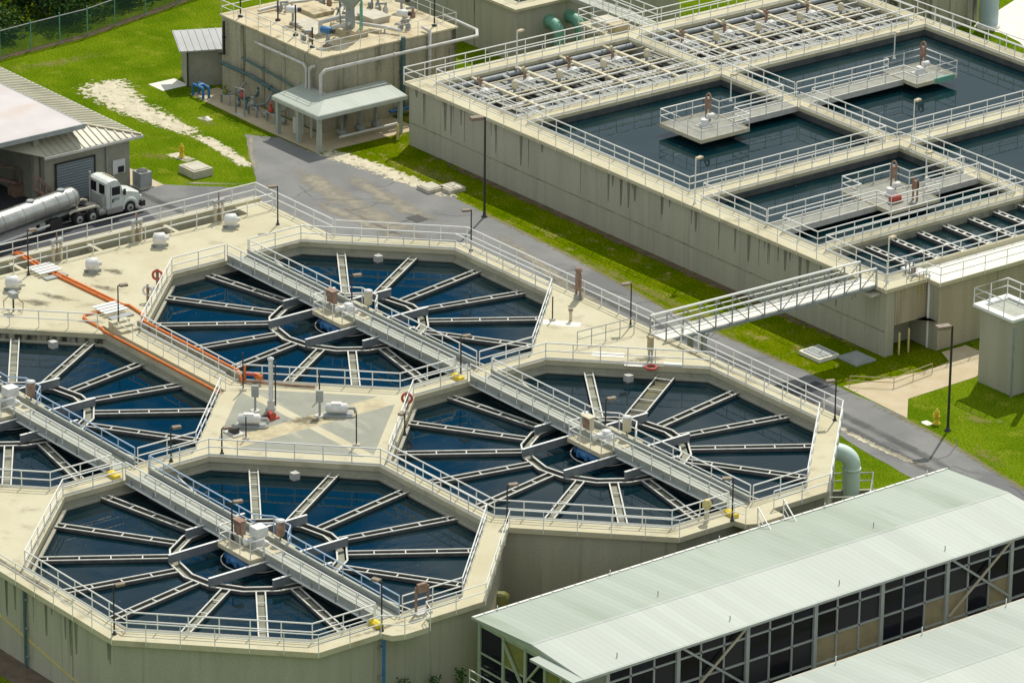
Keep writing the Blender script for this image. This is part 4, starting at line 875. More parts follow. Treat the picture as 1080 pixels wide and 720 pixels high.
# small mixers' platforms on cantilever bridges
def catwalk(lab, x0, x1, y0, y1, px0, px1, py0, py1, open_end):
    t = thing('mixer_catwalk', lab, 'catwalk', ((x0 + x1) / 2, (y0 + y1) / 2, ZA), 'catwalks with platforms over the basins')
    MB().box(x0, x1, y0, y1, ZA - .05, ZA + .03).build('walk', 'catwalk', t)
    for x in (x0, x1): MB().box(x - .05, x + .05, y0, y1, ZA - .32, ZA + .10).build('girder', 'lightgrey_pipe', t)
    MB().box(px0, px1, py0, py1, ZA - .06, ZA + .05).build('platform', 'catwalk', t)
    MB().plate(rect(px0 - .04, px1 + .04, py0 - .04, py1 + .04), [rect(px0, px1, py0, py1)], ZA - .18, ZA + .10).build('platform_edge', 'cream', t)
    z = ZA + .04
    if open_end == 'N':
        rail('', [(x1, y1), (x1, py1), (px1, py1), (px1, py0), (px0, py0), (px0, py1), (x0, py1), (x0, y1)], z=z, parent=t)
    elif open_end == 'S':
        rail('', [(x1, y0), (x1, py0), (px1, py0), (px1, py1), (px0, py1), (px0, py0), (x0, py0), (x0, y0)], z=z, parent=t)
    else:
        rail('', [(x1, y0), (x1, py0), (px1, py0), (px1, py1), (x1, py1), (x1, y1)], z=z, parent=t)
        rail('', [(x0, y0), (x0, py0), (px0, py0), (px0, py1), (x0, py1), (x0, y1)], z=z, parent=t)
    cx, cy = (px0 + px1) / 2, (py0 + py1) / 2
    MB().tube([(cx, cy, 1.0), (cx, cy, ZA)], .18, 10).build('mixer_shaft', 'steel_grey', t)
    return cx, cy
c1 = catwalk('catwalk ending in a platform over the front open basin', -41.25, -39.6, 43.2, 49.0, -42.4, -38.0, 38.9, 43.2, 'N')
c2 = catwalk('catwalk ending in a platform over the rear open basin', -41.25, -39.6, 50.3, 58.9, -41.7, -38.2, 58.9, 62.7, 'S')
c3 = catwalk('long catwalk across the front narrow basin with a platform midway', -22.7, -21.15, 31.8, 49.0, -24.6, -19.7, 39.9, 44.2, '')
def mixer(c, lab, panel):
    x, y = c; z = ZA + .05
    t = thing('mixer_drive', lab, 'mixer motor', (x, y, z), 'mixer drives on the catwalk platforms')
    MB().lathe((x, y, z), [(.42, 0), (.42, .14), (.28, .18), (.28, .5)], 14).build('gearbox', 'white', t)
    MB().lathe((x, y + .2, z + .62), [(.1, 0), (.2, .05), (.2, .55), (.12, .6)], 12, 'Y').build('motor', 'white', t)
    MB().box(x - .5, x + .5, y - .5, y + .5, z, z + .06).build('base_plate', 'lightgrey_pipe', t)
    u = thing('control_cabinet', panel, 'cabinet', (x - .9, y + 1.0, z), 'rusty control stands on the catwalk platforms')
    for s in (-.22, .22):
        MB().box(x - .9 + s - .05, x - .9 + s + .05, y + 1.0, y + 1.1, z, z + 1.7).build('upright', 'rust', u)
    MB().box(x - 1.15, x - .65, y + .95, y + 1.12, z + .8, z + 1.55).build('box', 'rust', u)
    MB().tube([(x - 1.12 + .5 * i / 6, y + 1.05, z + 1.7 + .22 * math.sin(i * math.pi / 6)) for i in range(7)], .06, 6).build('hood', 'rust', u)
mixer(c1, 'white mixer drive on the front open basin platform', 'rust brown arched control stand on the front open basin platform')
mixer(c2, 'white mixer drive on the rear open basin platform', 'brown control stand on the rear open basin platform')
mixer(c3, 'white mixer drive on the narrow basin platform', 'two legged rusty control stand on the narrow basin platform')
t = thing('green_notice', 'small green board on the rear open basin platform edge', 'board', (-38.25, 61.6, ZA)); MB().box(-38.3, -38.15, 60.6, 62.5, ZA - .25, ZA + .16).build('board', 'green_pipe', t)
t = thing('control_cabinet', 'second rusty stand beside the narrow basin mixer', 'cabinet', (-20.4, 42.6, ZA))
for s in (-.2, .2): MB().box(-20.4 + s - .05, -20.4 + s + .05, 42.6, 42.7, ZA, ZA + 1.6).build('upright', 'rust', t)
MB().box(-20.65, -20.15, 42.55, 42.75, ZA + .85, ZA + 1.45).build('box', 'rust', t)
t = thing('sludge_pump', 'rust red low pump on the narrow basin platform', 'pump', (-20.9, 41.3, ZA))
MB().lathe((-20.9, 40.9, ZA + .35), [(.15, 0), (.25, .05), (.25, .8), (.15, .85)], 12, 'Y').build('casing', 'red', t); MB().box(-21.2, -20.6, 40.9, 41.8, ZA + .03, ZA + .16).build('base', 'rust', t)
# trough beams over the right hand trough basin
for kk, y00 in (('front', 31.8), ('rear', 50.3)):
    for i in range(7):
        y = y00 + 3.4 + 2.25 * i
        if y > y00 + 17: continue
        t = thing('weir_trough', 'slotted pale weir trough number %s from the near end of the %s trough basin' % (['one', 'two', 'three', 'four', 'five', 'six', 'seven'][i], kk), 'trough', (-14, y, 4.0), 'weir troughs in the right hand trough basin')
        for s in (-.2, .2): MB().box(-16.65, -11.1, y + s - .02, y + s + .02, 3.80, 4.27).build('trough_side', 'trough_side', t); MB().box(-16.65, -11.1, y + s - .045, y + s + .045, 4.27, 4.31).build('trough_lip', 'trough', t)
        x = -16.4
        while x < -11.2: MB().box(x, x + .2, y - .18, y + .18, 4.22, 4.27).build('trough_tie', 'trough', t); x += .75
        MB().box(-16.65, -11.1, y - .17, y + .17, 3.8, 4.0).build('trough_bed', 'dark', t)
# lamp and camera posts standing in / on the basins
for x, y, h, lab in ((-43.3, 46.0, 1.9, 'pale lamp post at the far left of the front open basin'), (-28.7, 30.6, 3.1, 'pale lamp post on the front wall between two basins'), (-43.6, 61.6, 1.9, 'pale lamp post beside the rear open basin platform'),
                     (-29.4, 50.6, 2.9, 'pale lamp post at the crossing of the basin walkways'), (-22.6, 45.6, 2.1, 'pale lamp post beside the narrow basin platform'), (-10.1, 31.0, 3.0, 'pale lamp post at the front right corner of the basins'),
                     (-57.9, 38.4, 2.7, 'pale lamp post on the far side of the front pipe channel')):
    lamp(x, y, ZA, h, -.2, 1, lab, 'pale lamp posts on the basins', 'rail')
tag(MB().box(-11.4, -9.7, 33.3, 34.3, ZA + .02, ZA + .16).build('hatch_cover', 'white'), 'white hatch cover on the front right walkway of the basins', 'hatch')
t = thing('standpipe', 'white pipe running down the right face of the basins', 'pipe', (-9.1, 33.3, 0))
MB().tube([(-9.15, 33.75, 0), (-9.15, 33.75, 4.9), (-9.6, 33.75, 5.05)], .075, 8).build('pipe', 'rail', t)
t = thing('pipe_cluster', 'tangle of small grey pipes on the corner walkway beside the white pipe', 'pipes', (-9.8, 33.5, ZA))
for i in range(3): MB().tube([(-10.6 + i * .35, 33.0, ZA), (-10.6 + i * .35, 33.0, ZA + .8 + .15 * i), (-10.6 + i * .35, 34.2, ZA + .8 + .15 * i)], .05, 6).build('pipe', 'grey_pipe', t)
MB().lathe((-10.3, 33.4, ZA), [(.16, 0), (.16, .5), (.1, .6)], 10).build('valve', 'rust', t)
t = thing('yellow_ladder', 'short yellow ladder on the wall under the corner deck', 'ladder', (-9.3, 33.0, 3.4))
for s in (-.18, .18): MB().box(-9.34, -9.3, 33.2 + s - .02, 33.2 + s + .02, 3.7, 5.2).build('stile', 'yellow_pale', t)
for i in range(5): MB().box(-9.34, -9.3, 33.03, 33.37, 3.8 + .25 * i, 3.83 + .25 * i).build('rung', 'yellow_pale', t)
tag(MB().lathe((-9.2, 31.4, 0), [(.07, 0), (.07, 1.5), (.02, 1.56)], 8).build('bollard', 'yellow_pale'), 'left one of two pale yellow posts under the overhang', 'bollard', 'pale yellow bollards')
tag(MB().lathe((-9.2, 32.2, 0), [(.07, 0), (.07, 1.6), (.02, 1.66)], 8).build('bollard', 'yellow_pale'), 'right one of two pale yellow posts under the overhang', 'bollard', 'pale yellow bollards')
tag(MB().lathe((-62.52, 24.25, 0), [(.1, 0), (.1, 1.1), (.04, 1.18)], 8).build('bollard', 'yellow_pale'), 'pale yellow bollard at the canopy corner post', 'bollard', 'pale yellow bollards')
tag(MB().lathe((-61.2, 30.3, 0), [(.1, 0), (.1, 1.15), (.04, 1.22)], 8).build('bollard', 'yellow_pale'), 'pale yellow bollard on grass between canopy and basins', 'bollard', 'pale yellow bollards')
# contents of the pipe channels
for kk, (y0, y1) in (('front', (31.8, 49.0)), ('rear', (50.3, 68.5))):
    struct('channel_floor', MB().sheet(rect(-58.5, -49.3, y0 - .1, y1 + .1), 3.2), 'trough_side')
    gp = 'pipes along the %s channel' % kk
    for x, z, r, m, lab in ((-57.9, 4.35, .2, 'grey_pipe', 'grey air pipe nearest the far edge'), (-54.9, 4.1, .30, 'grey_pipe', 'grey air pipe on the left of the cream pair'), (-53.9, 4.5, .08, 'cream', 'left pipe of the thin cream pair'), (-53.3, 4.5, .08, 'cream', 'right pipe of the thin cream pair'),
                            (-52.1, 4.35, .14, 'lightgrey_pipe', 'light grey pipe right of the cream pair'), (-55.4, 4.62, .05, 'rail', 'thin white rail along the far covers'), (-56.6, 4.55, .06, 'cream', 'thin cream pipe over the far covers'), (-51.4, 4.55, .06, 'cream', 'thin cream pipe over the near covers'), (-52.9, 4.7, .05, 'rail', 'thin white rail over the near covers'), (-49.75, 4.45, .09, 'lightgrey_pipe', 'narrow grey pipe against the open basin wall'), (-50.4, 4.15, .30, 'grey_pipe', 'fat grey air pipe nearest the open basin')):
        t = thing('channel_pipe', lab + ' in the %s pipe channel' % kk, 'pipe', (x, y0, z), gp)
        MB().tube([(x, y0, z), (x, y1, z)], r, 12).build('pipe', m, t)
        y = y0 + 1.4
        while y < y1 - .5:
            MB().tube([(x, y, z), (x, y + .09, z)], r * 1.22 + .02, 12).build('flange', m, t); y += 4.3
    for j, (xa, xb, wrd) in enumerate(((-57.5, -55.6, 'far'), (-53.0, -51.0, 'near'))):
        t = thing('cover_slab', 'grey flat covers along the %s side of the %s pipe channel' % (wrd, kk), 'covers', (xa, y0, 4.0), 'channel covers')
        y = y0 + .4
        while y + 2.0 < y1:
            MB().box(xa, xb, y, y + 1.9, 4.12 - .05 * j, 4.24 - .05 * j).build('cover_plate', 'cover', t); y += 2.15
    n = 0; y = y0 + 2.9
    while y < y1 - 1:
        w_ = ['first', 'second', 'third', 'fourth', 'fifth'][n]
        t = thing('cross_beam', '%s cream beam from the near end across the %s pipe channel' % (w_, kk), 'beam', (-54, y, 4.6), 'cream beams across the pipe channels')
        MB().box(-58.38, -49.42, y - .12, y + .12, 4.50, 4.66).build('beam', 'cream', t)
        for x in (-56.5, -53.0): MB().box(x - .1, x + .1, y - .1, y + .1, 3.0, 4.5).build('strut', 'cream', t)
        t = thing('valve_assembly', 'vertical valve with white dome beside the %s cream beam of the %s pipe channel' % (w_, kk), 'valve', (-56.2, y - .9, 4.0), 'valves in the pipe channels')
        MB().tube([(-56.2, y - .9, 3.9), (-56.2, y - .9, 5.3)], .11, 8).build('stem', 'rust', t)
        MB().lathe((-56.0, y - .6, 4.24), [(.42, 0), (.42, .1), (.25, .28), (.05, .34)], 14).build('dome', 'white', t)
        MB().box(-56.45, -55.95, y - 1.0, y - .8, 5.1, 5.3).build('actuator', 'cream' if n % 2 else 'rust', t)
        t = thing('valve_actuator', 'dark grey valve actuator between pipes by the %s beam of the %s pipe channel' % (w_, kk), 'valve', (-54.2, y + .8, 4.0), 'valve actuators in the pipe channels')
        MB().tube([(-54.4, y + .8, 3.9), (-54.4, y + .8, 5.2)], .12, 8).build('stem', 'steel_grey', t)
        MB().lathe((-54.4, y + .8, 4.7), [(.2, 0), (.24, .1), (.24, .5), (.1, .6)], 10).build('housing', 'cream', t)
        MB().tube([(-55.0, y + .8, 4.3), (-53.4, y + .8, 4.3)], .12, 8).build('branch_pipe', 'cream', t)
        MB().tube([(-54.9, y + 1.3, 4.2), (-52.2, y + 1.3, 4.2)], .1, 8).build('branch_pipe', 'black', t)
        MB().tube([(-57.9, y - 1.6, 4.4), (-55.0, y - 1.6, 4.4), (-54.9, y - 1.6, 4.1)], .12, 8).build('branch_pipe', 'lightgrey_pipe', t)
        for q_, wq in ((-1.35, 'before'), (1.9, 'after')):
            if y0 < y + q_ < y1 - .3:
                t = thing('channel_walk', 'narrow grey grating walk %s the %s cream beam of the %s pipe channel' % (wq, w_, kk), 'walkway', (-54, y + q_, 4.3), 'narrow walks across the pipe channels')
                MB().box(-55.5, -49.5, y + q_ - .22, y + q_ + .22, 4.36, 4.42).build('grating', 'catwalk', t); MB().tube([(-55.4, y + q_ - .2, 4.78), (-49.6, y + q_ - .2, 4.78)], .03, 6).build('handrail', 'rail', t)
                for x_ in (-55.2, -53.4, -51.6, -49.8): MB().box(x_ - .03, x_ + .03, y + q_ - .22, y + q_ - .17, 4.42, 4.78).build('post', 'rail', t)
        y += 4.0; n += 1
t = thing('cross_walk', 'raised walkway with railings leaving the basins towards the rear tank', 'walkway', (-61, 52, ZA))
MB().box(-69.4, -60.2, 51.8, 53.2, ZA - .25, ZA + .02).build('walk', 'grating', t)
for y in (51.8, 53.2): rail('', [(-69.4, y), (-60.2, y)], z=ZA, parent=t)
for x in (-67.5, -63.5): MB().box(x - .15, x + .15, 52.35, 52.65, 0, ZA - .25).build('pier', 'wall_aer', t)
t = thing('pump_platform', 'small railed platform with pale boxes at the far edge of the channel', 'platform', (-62.3, 49.0, ZA))
MB().box(-63.4, -60.2, 48.4, 51.2, ZA - .25, ZA + .01).build('floor', 'deck', t)
rail('', [(-60.3, 48.4), (-63.4, 48.4), (-63.4, 51.2), (-60.3, 51.2)], z=ZA, parent=t, spacing=1.5)
MB().box(-62.6, -60.9, 49.0, 50.5, ZA, ZA + .5).build('box', 'lid', t); MB().box(-60.6, -59.8, 48.9, 50.3, ZA, ZA + .6).build('cabinet', 'panel_tan', t)
for x, y in ((-63.1, 48.7), (-63.1, 50.9)): MB().box(x - .15, x + .15, y - .15, y + .15, 0, ZA - .25).build('pier', 'wall_aer', t)
rnd_ = random.Random(77)
for i in range(46):
    x = rnd_.uniform(-59.5, -10); L_ = rnd_.uniform(.5, 2.6); w_ = rnd_.uniform(.05, .22)
    MB().add([(x - w_, 30.372, 4.44), (x + w_, 30.372, 4.44), (x + w_ * .35, 30.372, 4.44 - L_), (x - w_ * .35, 30.372, 4.44 - L_)], [(0, 1, 2, 3)]).build('drip_stain', 's_drip', aer)
for i in range(24):
    x = rnd_.uniform(-12, 5.2); L_ = rnd_.uniform(.5, 2.4); w_ = rnd_.uniform(.05, .2)
    MB().add([(x - w_, -38.108, 4.66), (x + w_, -38.108, 4.66), (x + w_ * .35, -38.108, 4.66 - L_), (x - w_ * .35, -38.108, 4.66 - L_)], [(0, 1, 2, 3)]).build('drip_stain', 's_drip', blk)
# footbridge
t = thing('truss_footbridge', 'white metal truss footbridge from the tank deck to the basins over the road', 'footbridge', (-10.95, 21, 4.8))
zb = lambda y: 5.02 + (y - 12.8) / (30.1 - 12.8) * (-.28)
MB().beam((-10.95, 12.8, zb(12.8)), (-10.95, 30.2, zb(30.2)), 1.5, .08).build('floor', 'pad_white', t)
for x in (-11.72, -10.18):
    o = MB().beam((x, 12.9, zb(12.9) + 1.12), (x, 30.1, zb(30.1) + 1.12), .11, .11).build('top_chord', 'rail', t)
    MB().beam((x, 12.9, zb(12.9) - .12), (x, 30.1, zb(30.1) - .12), .11, .2).build('bottom_chord', 'grey_pipe', t)
    MB().beam((x, 12.9, zb(12.9) + .75), (x, 30.1, zb(30.1) + .75), .05, .05).build('side_rail', 'rail', t)
    MB().beam((x, 12.9, zb(12.9) + .40), (x, 30.1, zb(30.1) + .40), .05, .05).build('side_rail', 'rail', t)
    n = 13; ys = [12.9 + 17.2 * i / n for i in range(n + 1)]
    for y in ys: MB().beam((x, y, zb(y) - .1), (x, y, zb(y) + 1.1), .07, .07).build('vertical', 'grey_pipe', t)
    for i in range(n):
        a, b = ys[i], ys[i + 1]
        if i < n / 2: MB().beam((x, a, zb(a) + 1.08), (x, b, zb(b) - .08), .05, .05).build('diagonal', 'grey_pipe', t)
        else: MB().beam((x, a, zb(a) - .08), (x, b, zb(b) + 1.08), .05, .05).build('diagonal', 'grey_pipe', t)
MB().box(-11.9, -10.0, 29.6, 30.35, 4.05, 4.25).build('bearing_bracket', 'lightgrey_pipe', t)
for x in (-11.6, -10.3): MB().box(x - .12, x + .12, 15.9, 16.2, 0, 4.75).build('pier', 'steel_grey', t)
MB().box(-11.9, -10.0, 15.9, 16.2, 4.55, 4.78).build('pier_cap', 'steel_grey', t)
# tower at the right edge
t = thing('concrete_tower', 'square concrete tower with white railed top at the right picture edge', 'tower', (-1.4, 33.5, 0))
MB().box(-2.9, .2, 32.4, 35.0, 0, 4.98).build('wall', 'wall_aer', t)
MB().plate(rect(-3.35, .3, 32.1, 35.1), [rect(-2.8, -.1, 32.6, 34.7)], 4.98, 5.16).build('rim', 'rail', t)
MB().box(-2.8, -.1, 32.6, 34.7, 4.98, 5.04).build('roof', 'grating', t)
for y_ in (32.6, 33.8, 34.8): MB().beam((-2.95, y_, 4.5), (-3.3, y_, 4.96), .06, .08).build('bracket', 'steel_grey', t)
rail('', [(.2, 35.0), (-3.3, 35.0), (-3.3, 32.15), (-.6, 32.15)], z=5.16, parent=t, spacing=1.3)
t = thing('vent_stack', 'thick grey pipe standing at the right edge beside the tower', 'pipe', (1.0, 33.4, 0))
MB().tube([(.75, 33.6, 0), (.75, 33.6, 7.6)], .2, 12).build('pipe', 'grey_pipe', t); MB().tube([(.3, 32.25, 0), (.3, 32.25, 4.6)], .07, 8).build('drain', 'grey_pipe', t)
for z in (1.2, 3.2, 4.6): MB().box(.3, .8, 33.4, 33.6, z, z + .1).build('bracket', 'steel_grey', t)
# ground hatches, hydrants and small yard things
def ghatch(cx, cy, sx, sy, h, lab, m='lid', lidm=None):
    t = thing('ground_hatch', lab, 'hatch', (cx, cy, 0), 'concrete hatches in the grass')
    MB().box(cx - sx / 2, cx + sx / 2, cy - sy / 2, cy + sy / 2, 0, h).build('curb', m, t)
    MB().box(cx - sx * .4, cx + sx * .4, cy - sy * .4, cy + sy * .4, h, h + .05).build('lid', lidm or m, t)
ghatch(-12.1, 27.2, 2.0, 1.7, .25, 'white rimmed hatch with grey lid on grass near the footbridge', 'pad_white', 'steel_grey')
ghatch(-10.2, 28.7, 1.9, 1.7, .12, 'flat grey hatch in the shadow of the basin wall', 'steel_grey', 'steel_grey')
ghatch(-51.5, 25.9, 1.4, 1.3, .28, 'left one of two pale hatches on the grass verge'); ghatch(-50.6, 27.1, 1.4, 1.4, .28, 'right one of two pale hatches on the grass verge')
ghatch(-63.8, 14.7, 1.9, 1.6, .55, 'thick pale slab hatch on the grass beside the truck road', 'lid')
tag(MB().box(-48.0, -46.8, 21.2, 22.2, .014, .04).build('drain_grate', 'black'), 'black drain grate in the dusty road', 'drain grate')
def hydrant(x, y, lab):
    t = thing('fire_hydrant', lab, 'fire hydrant', (x, y, 0), 'yellow hydrants')
    MB().lathe((x, y, 0), [(.24, 0), (.24, .06), (.16, .1), (.16, .62), (.2, .66), (.17, .82), (.06, .92), (.05, .98)], 14).build('barrel', 'yellow', t)
    MB().tube([(x - .3, y, .55), (x + .3, y, .55)], .09, 8).build('side_outlet', 'yellow', t); MB().tube([(x, y, .5), (x, y - .3, .5)], .11, 8).build('front_outlet', 'yellow', t)
hydrant(.75, 25.6, 'yellow fire hydrant on grass left of the street lamp'); hydrant(-67.3, 15.9, 'yellow fire hydrant on gravel near the gravel track')
tag(MB().sheet(wob([(-.1, 25.0), (.6, 24.9), (.7, 25.4), (0, 25.5)], .3, .05, 2), .02).build('stone_pad', 'pad_white'), 'small white stone pad beside the yellow hydrant', 'pad')
tag(MB().sheet(wob([(-68.3, 15.2), (-66.2, 15.6), (-66.4, 16.4), (-68.2, 16.2)], .3, .12, 3), .012).build('stone_pad', 'gravel'), 'pale gravel pad round the hydrant near the track', 'pad')
tag(MB().sheet(wob([(-73.6, 21.6), (-72.5, 21.7), (-72.6, 22.3), (-73.5, 22.3)], .3, .1, 4), .012).build('stone_pad', 'pad_white'), 'white slab in the grass before the pump building', 'pad')
t = thing('path_rail', 'low railing along the left edge of the tan path', 'railing', (-7.0, 25.6, 0)); rail('', [(-7.1, 25.4), (-5.2, 27.4), (-5.6, 31.0)], z=.016, h=.65, parent=t, mk='panel_tan', spacing=2.2, r=.025)
tag(MB().lathe((9.5, 17.3, 0), [(.08, 0), (.08, .9), (.03, .95)], 8).build('bollard', 'yellow'), 'yellow bollard on the grass near the aqua pipe', 'bollard')

# ------------------------------------------------------------------ pump building with rooftop plant
pb = thing('pump_building', 'tall streaked concrete building with pipes and machines on its flat roof', 'building', (-72, 33, 0))
PX0, PX1, PY0, PY1, PZ = -78.0, -65.6, 26.8, 38.8, 5.7
MB().box(PX0, PX1, PY0, PY1, 0, PZ - .12).build('wall', 'wall_old', pb)
MB().plate(rect(PX0 - .12, PX1 + .12, PY0 - .12, PY1 + .12), [], PZ - .12, PZ).build('roof', 'rooftop', pb)
for x in (-75.4, -72.8, -70.2, -67.8): MB().box(x - .18, x + .18, PY0 - .06, PY0 - .002, .02, PZ - .3).build('pilaster', 'wall_old', pb)
for y in (30.2, 33.4, 36.4): MB().box(PX1 + .002, PX1 + .07, y - .2, y + .2, .02, PZ - .3).build('pilaster', 'wall_old', pb)
rail('railing along the front and right edges of the pump building roof', [(PX0, PY0), (PX1, PY0), (PX1, PY1), (PX0, PY1), (PX0, PY0)], z=PZ, group='railings on the pump building', r=.028)
t = thing('lean_to_shed', 'low block shed with grey ribbed roof against the pump building', 'shed', (-81, 26, 0))
def srot(x, y): return (-79.8 + .42 * y - .91 * x, 24.9 + .91 * y + .42 * x)
MB().prism([srot(0, 0), srot(0, 3.3), srot(2.4, 3.3), srot(2.4, 0)], 0, 2.8).build('wall', 'block', t)
m = MB(); cs = [(*srot(-.5, -.6), 2.8), (*srot(-.5, 3.8), 2.8), (*srot(2.8, 3.8), 3.35), (*srot(2.8, -.6), 3.35)]
m.add(cs + [(p[0], p[1], p[2] + .1) for p in cs], [(3, 2, 1, 0), (4, 5, 6, 7), (0, 1, 5, 4), (1, 2, 6, 5), (2, 3, 7, 6), (3, 0, 4, 7)])
for i in range(9):
    a_ = V((*srot(-.5, -.5 + .52 * i), 2.92)); b_ = V((*srot(2.8, -.5 + .52 * i), 3.47)); m.beam(a_, b_, .05, .05)
m.build('roof', 'roof_grey', t)
MB().tube([(*srot(-.05, .05), 0), (*srot(-.05, .05), 2.8)], .06, 8).build('downpipe', 'black', t)
# canopy round the front corner
t = thing('canopy', 'pale green L shaped canopy on posts round the building corner', 'canopy', (-62.6, 24.3, 0))
CAN = [(-67.7, 24.0), (-62.1, 24.0), (-62.1, 31.8), (-65.55, 31.8), (-65.55, 26.75), (-67.7, 26.75)]
def can_z(x, y): return 2.72 + .14 * min(max(y - 24.0, 0), max(-62.1 - x, 0), 2.7)
m = MB()
T0 = [(-67.7, 24.0), (-62.1, 24.0), (-62.1, 31.8), (-64.9, 31.8), (-64.9, 26.75), (-67.7, 26.75)]
for zz, rev in ((0, True), (.1, False)):
    vs = [(x, y, can_z(x, y) + zz) for x, y in T0]
    fs = [(0, 1, 4, 5), (1, 2, 3, 4)]
    m.add(vs, [tuple(reversed(f)) for f in fs] if rev else fs)
m.add([(*T0[0], 2.6), (*T0[1], 2.6), (*T0[2], 2.6), (*T0[0], 2.83), (*T0[1], 2.83), (*T0[2], 2.83)], [(0, 1, 4, 3), (1, 2, 5, 4)])
m.build('roof', 'roof_pale', t)
MB().box(-67.7, -62.08, 23.94, 24.0, 2.52, 2.80).box(-62.1, -62.04, 24.0, 31.8, 2.52, 2.80).build('gutter', 'frame', t)
for x, y in ((-67.4, 24.3), (-64.9, 24.3), (-62.4, 24.3), (-62.4, 31.4)): MB().box(x - .14, x + .14, y - .14, y + .14, .016, 2.6).build('post', 'roof_pale', t)
t = thing('pump_rack', 'grey pumps and pipework in the shade under the canopy', 'pipework', (-64, 28, 0))
for y in (27.6, 29.2, 30.6):
    MB().lathe((-64.6, y, .3), [(.15, 0), (.24, .05), (.24, .7), (.12, .76)], 12, 'X').build('pump', 'steel_grey', t)
    MB().tube([(-64.2, y, .3), (-64.2, y, 1.7), (-65.5, y, 1.7)], .09, 8).build('pipe', 'grey_pipe', t)
for x in (-67, -66.2, -65.2): MB().tube([(x, 25.6, .02), (x, 25.6, 1.9), (x, 26.7, 1.9)], .08, 8).build('pipe', 'lightgrey_pipe', t)
MB().tube([(-63.0, 26.5, .5), (-63.0, 31.6, .5)], .09, 8).build('pipe', 'white', t)
t = thing('meter_box', 'tall grey meter box under the canopy between its posts', 'cabinet', (-65.6, 24.6, 0)); MB().box(-65.75, -65.4, 24.4, 24.65, .5, 1.7).build('box', 'lightgrey_pipe', t); MB().box(-65.65, -65.5, 24.5, 24.6, .016, .5).build('stand', 'steel_grey', t)
t = thing('blue_valve_set', 'dark blue valves against the wall at the right of the canopy', 'valves', (-65.2, 33.6, 0))
MB().lathe((-65.1, 33.2, .5), [(.12, 0), (.35, .1), (.35, .35), (.12, .45)], 12, 'Y').build('valve', 'blue_pipe', t); MB().lathe((-65.1, 34.4, .9), [(.12, 0), (.35, .1), (.35, .35), (.12, .45)], 12, 'Y').build('valve', 'blue_pipe', t); MB().tube([(-65.1, 32.5, .6), (-65.1, 36.0, .6)], .12, 8).build('pipe', 'blue_pipe', t)
def wpipe(pts, r, m, lab, g=None):
    t = thing('wall_pipe', lab, 'pipe', tuple(pts[0]), g)
    MB().tube(pts, r, 10).build('pipe', m, t)
    a = V(pts[len(pts) // 2 - 1]); b = V(pts[len(pts) // 2]); c = (a + b) / 2
    MB().tube([c - (b - a).normalized() * .05, c + (b - a).normalized() * .05], r * 1.5, 10).build('clamp', m, t)
gp = 'pipes on the pump building walls'
wpipe([(-73.2, 26.7, 4.75), (-73.2, 26.4, 4.85), (-67.2, 26.4, 4.85), (-66.9, 26.4, 4.6), (-66.9, 26.4, 2.9)], .11, 'lightgrey_pipe', 'pale pipe running along the left wall face then down to the canopy', gp)
wpipe([(-66.2, 26.7, 4.9), (-66.3, 26.4, 4.85), (-66.5, 26.4, 4.6), (-66.5, 26.4, 2.9)], .1, 'lightgrey_pipe', 'short hooked pale pipe at the building corner', gp)
wpipe([(-65.0, 26.3, 2.9), (-65.0, 26.3, 4.6), (-65.0, 26.7, 4.9), (-64.9, 38.8, 4.9), (-64.9, 40.2, 4.9), (-66, 41.0, 4.9), (-70, 41.0, 5.0)], .13, 'lightgrey_pipe', 'long pale pipe along the right wall face of the pump building', gp)
wpipe([(-65.4, 33.9, 5.9), (-65.4, 33.9, .6)], .17, 'teal', 'vertical dark teal pipe down the right wall face', gp)
wpipe([(-66.2, 36.2, 6.0), (-65.3, 36.2, 5.9), (-65.3, 36.2, 2.3), (-65.3, 35.6, 1.9), (-64, 34.6, 1.9)], .12, 'lightgrey_pipe', 'pale hooked pipe falling from the roof on the right wall face', gp)
wpipe([(-77.8, 26.5, 2.1), (-74, 26.5, 2.1), (-69.0, 26.5, 1.6), (-67.8, 26.5, 1.5)], .13, 'teal', 'dark teal pipe slanting along the left wall face', gp)
wpipe([(-77.3, 26.5, 5.4), (-77.3, 26.5, 2.9), (-77.9, 26.5, 2.8)], .1, 'black', 'dark pipe down the left corner of the pump building', gp)
wpipe([(-75, 26.5, 3.2), (-70.0, 26.5, 2.9), (-67.8, 26.5, 2.6)], .09, 'teal', 'upper thin teal pipe along the left wall face', gp)
t = thing('blue_pipe_arch', 'bright blue pipe arch on the slab by the shed', 'pipe', (-77, 24.4, 0))
for y in (24.2, 24.7): MB().tube([(-78.0, y, .02), (-78.0, y, .75), (-77.9, y, .85), (-76.8, y, .85), (-76.7, y, .75), (-76.7, y, .02)], .1, 8).build('pipe', 'blue_pipe', t)
MB().lathe((-77.35, 24.2, .85), [(.16, 0), (.16, .5)], 10, 'Y').build('valve', 'blue_pipe', t)
def valveset(x, y, lab, m='teal', m2='red'):
    t = thing('valve_station', lab, 'valves', (x, y, 0), 'valve stations along the pump building wall')
    MB().tube([(x - .5, y, .02), (x - .5, y, .7), (x + .5, y, .7), (x + .5, y, .02)], .09, 8).build('pipe', m, t)
    MB().tube([(x, y, .7), (x, y + 1.2, .7), (x, y + 1.5, 1.1), (x, 26.7, 1.3)], .09, 8).build('pipe', m, t)
    MB().lathe((x, y, .78), [(.1, 0), (.22, .08), (.22, .3), (.08, .4), (.08, .6), (.18, .62), (.18, .66)], 10).build('valve', m2, t)
    MB().lathe((x + .6, y + .5, .3), [(.1, 0), (.2, .05), (.2, .45), (.1, .5)], 10, 'X').build('motor', 'steel_grey', t)
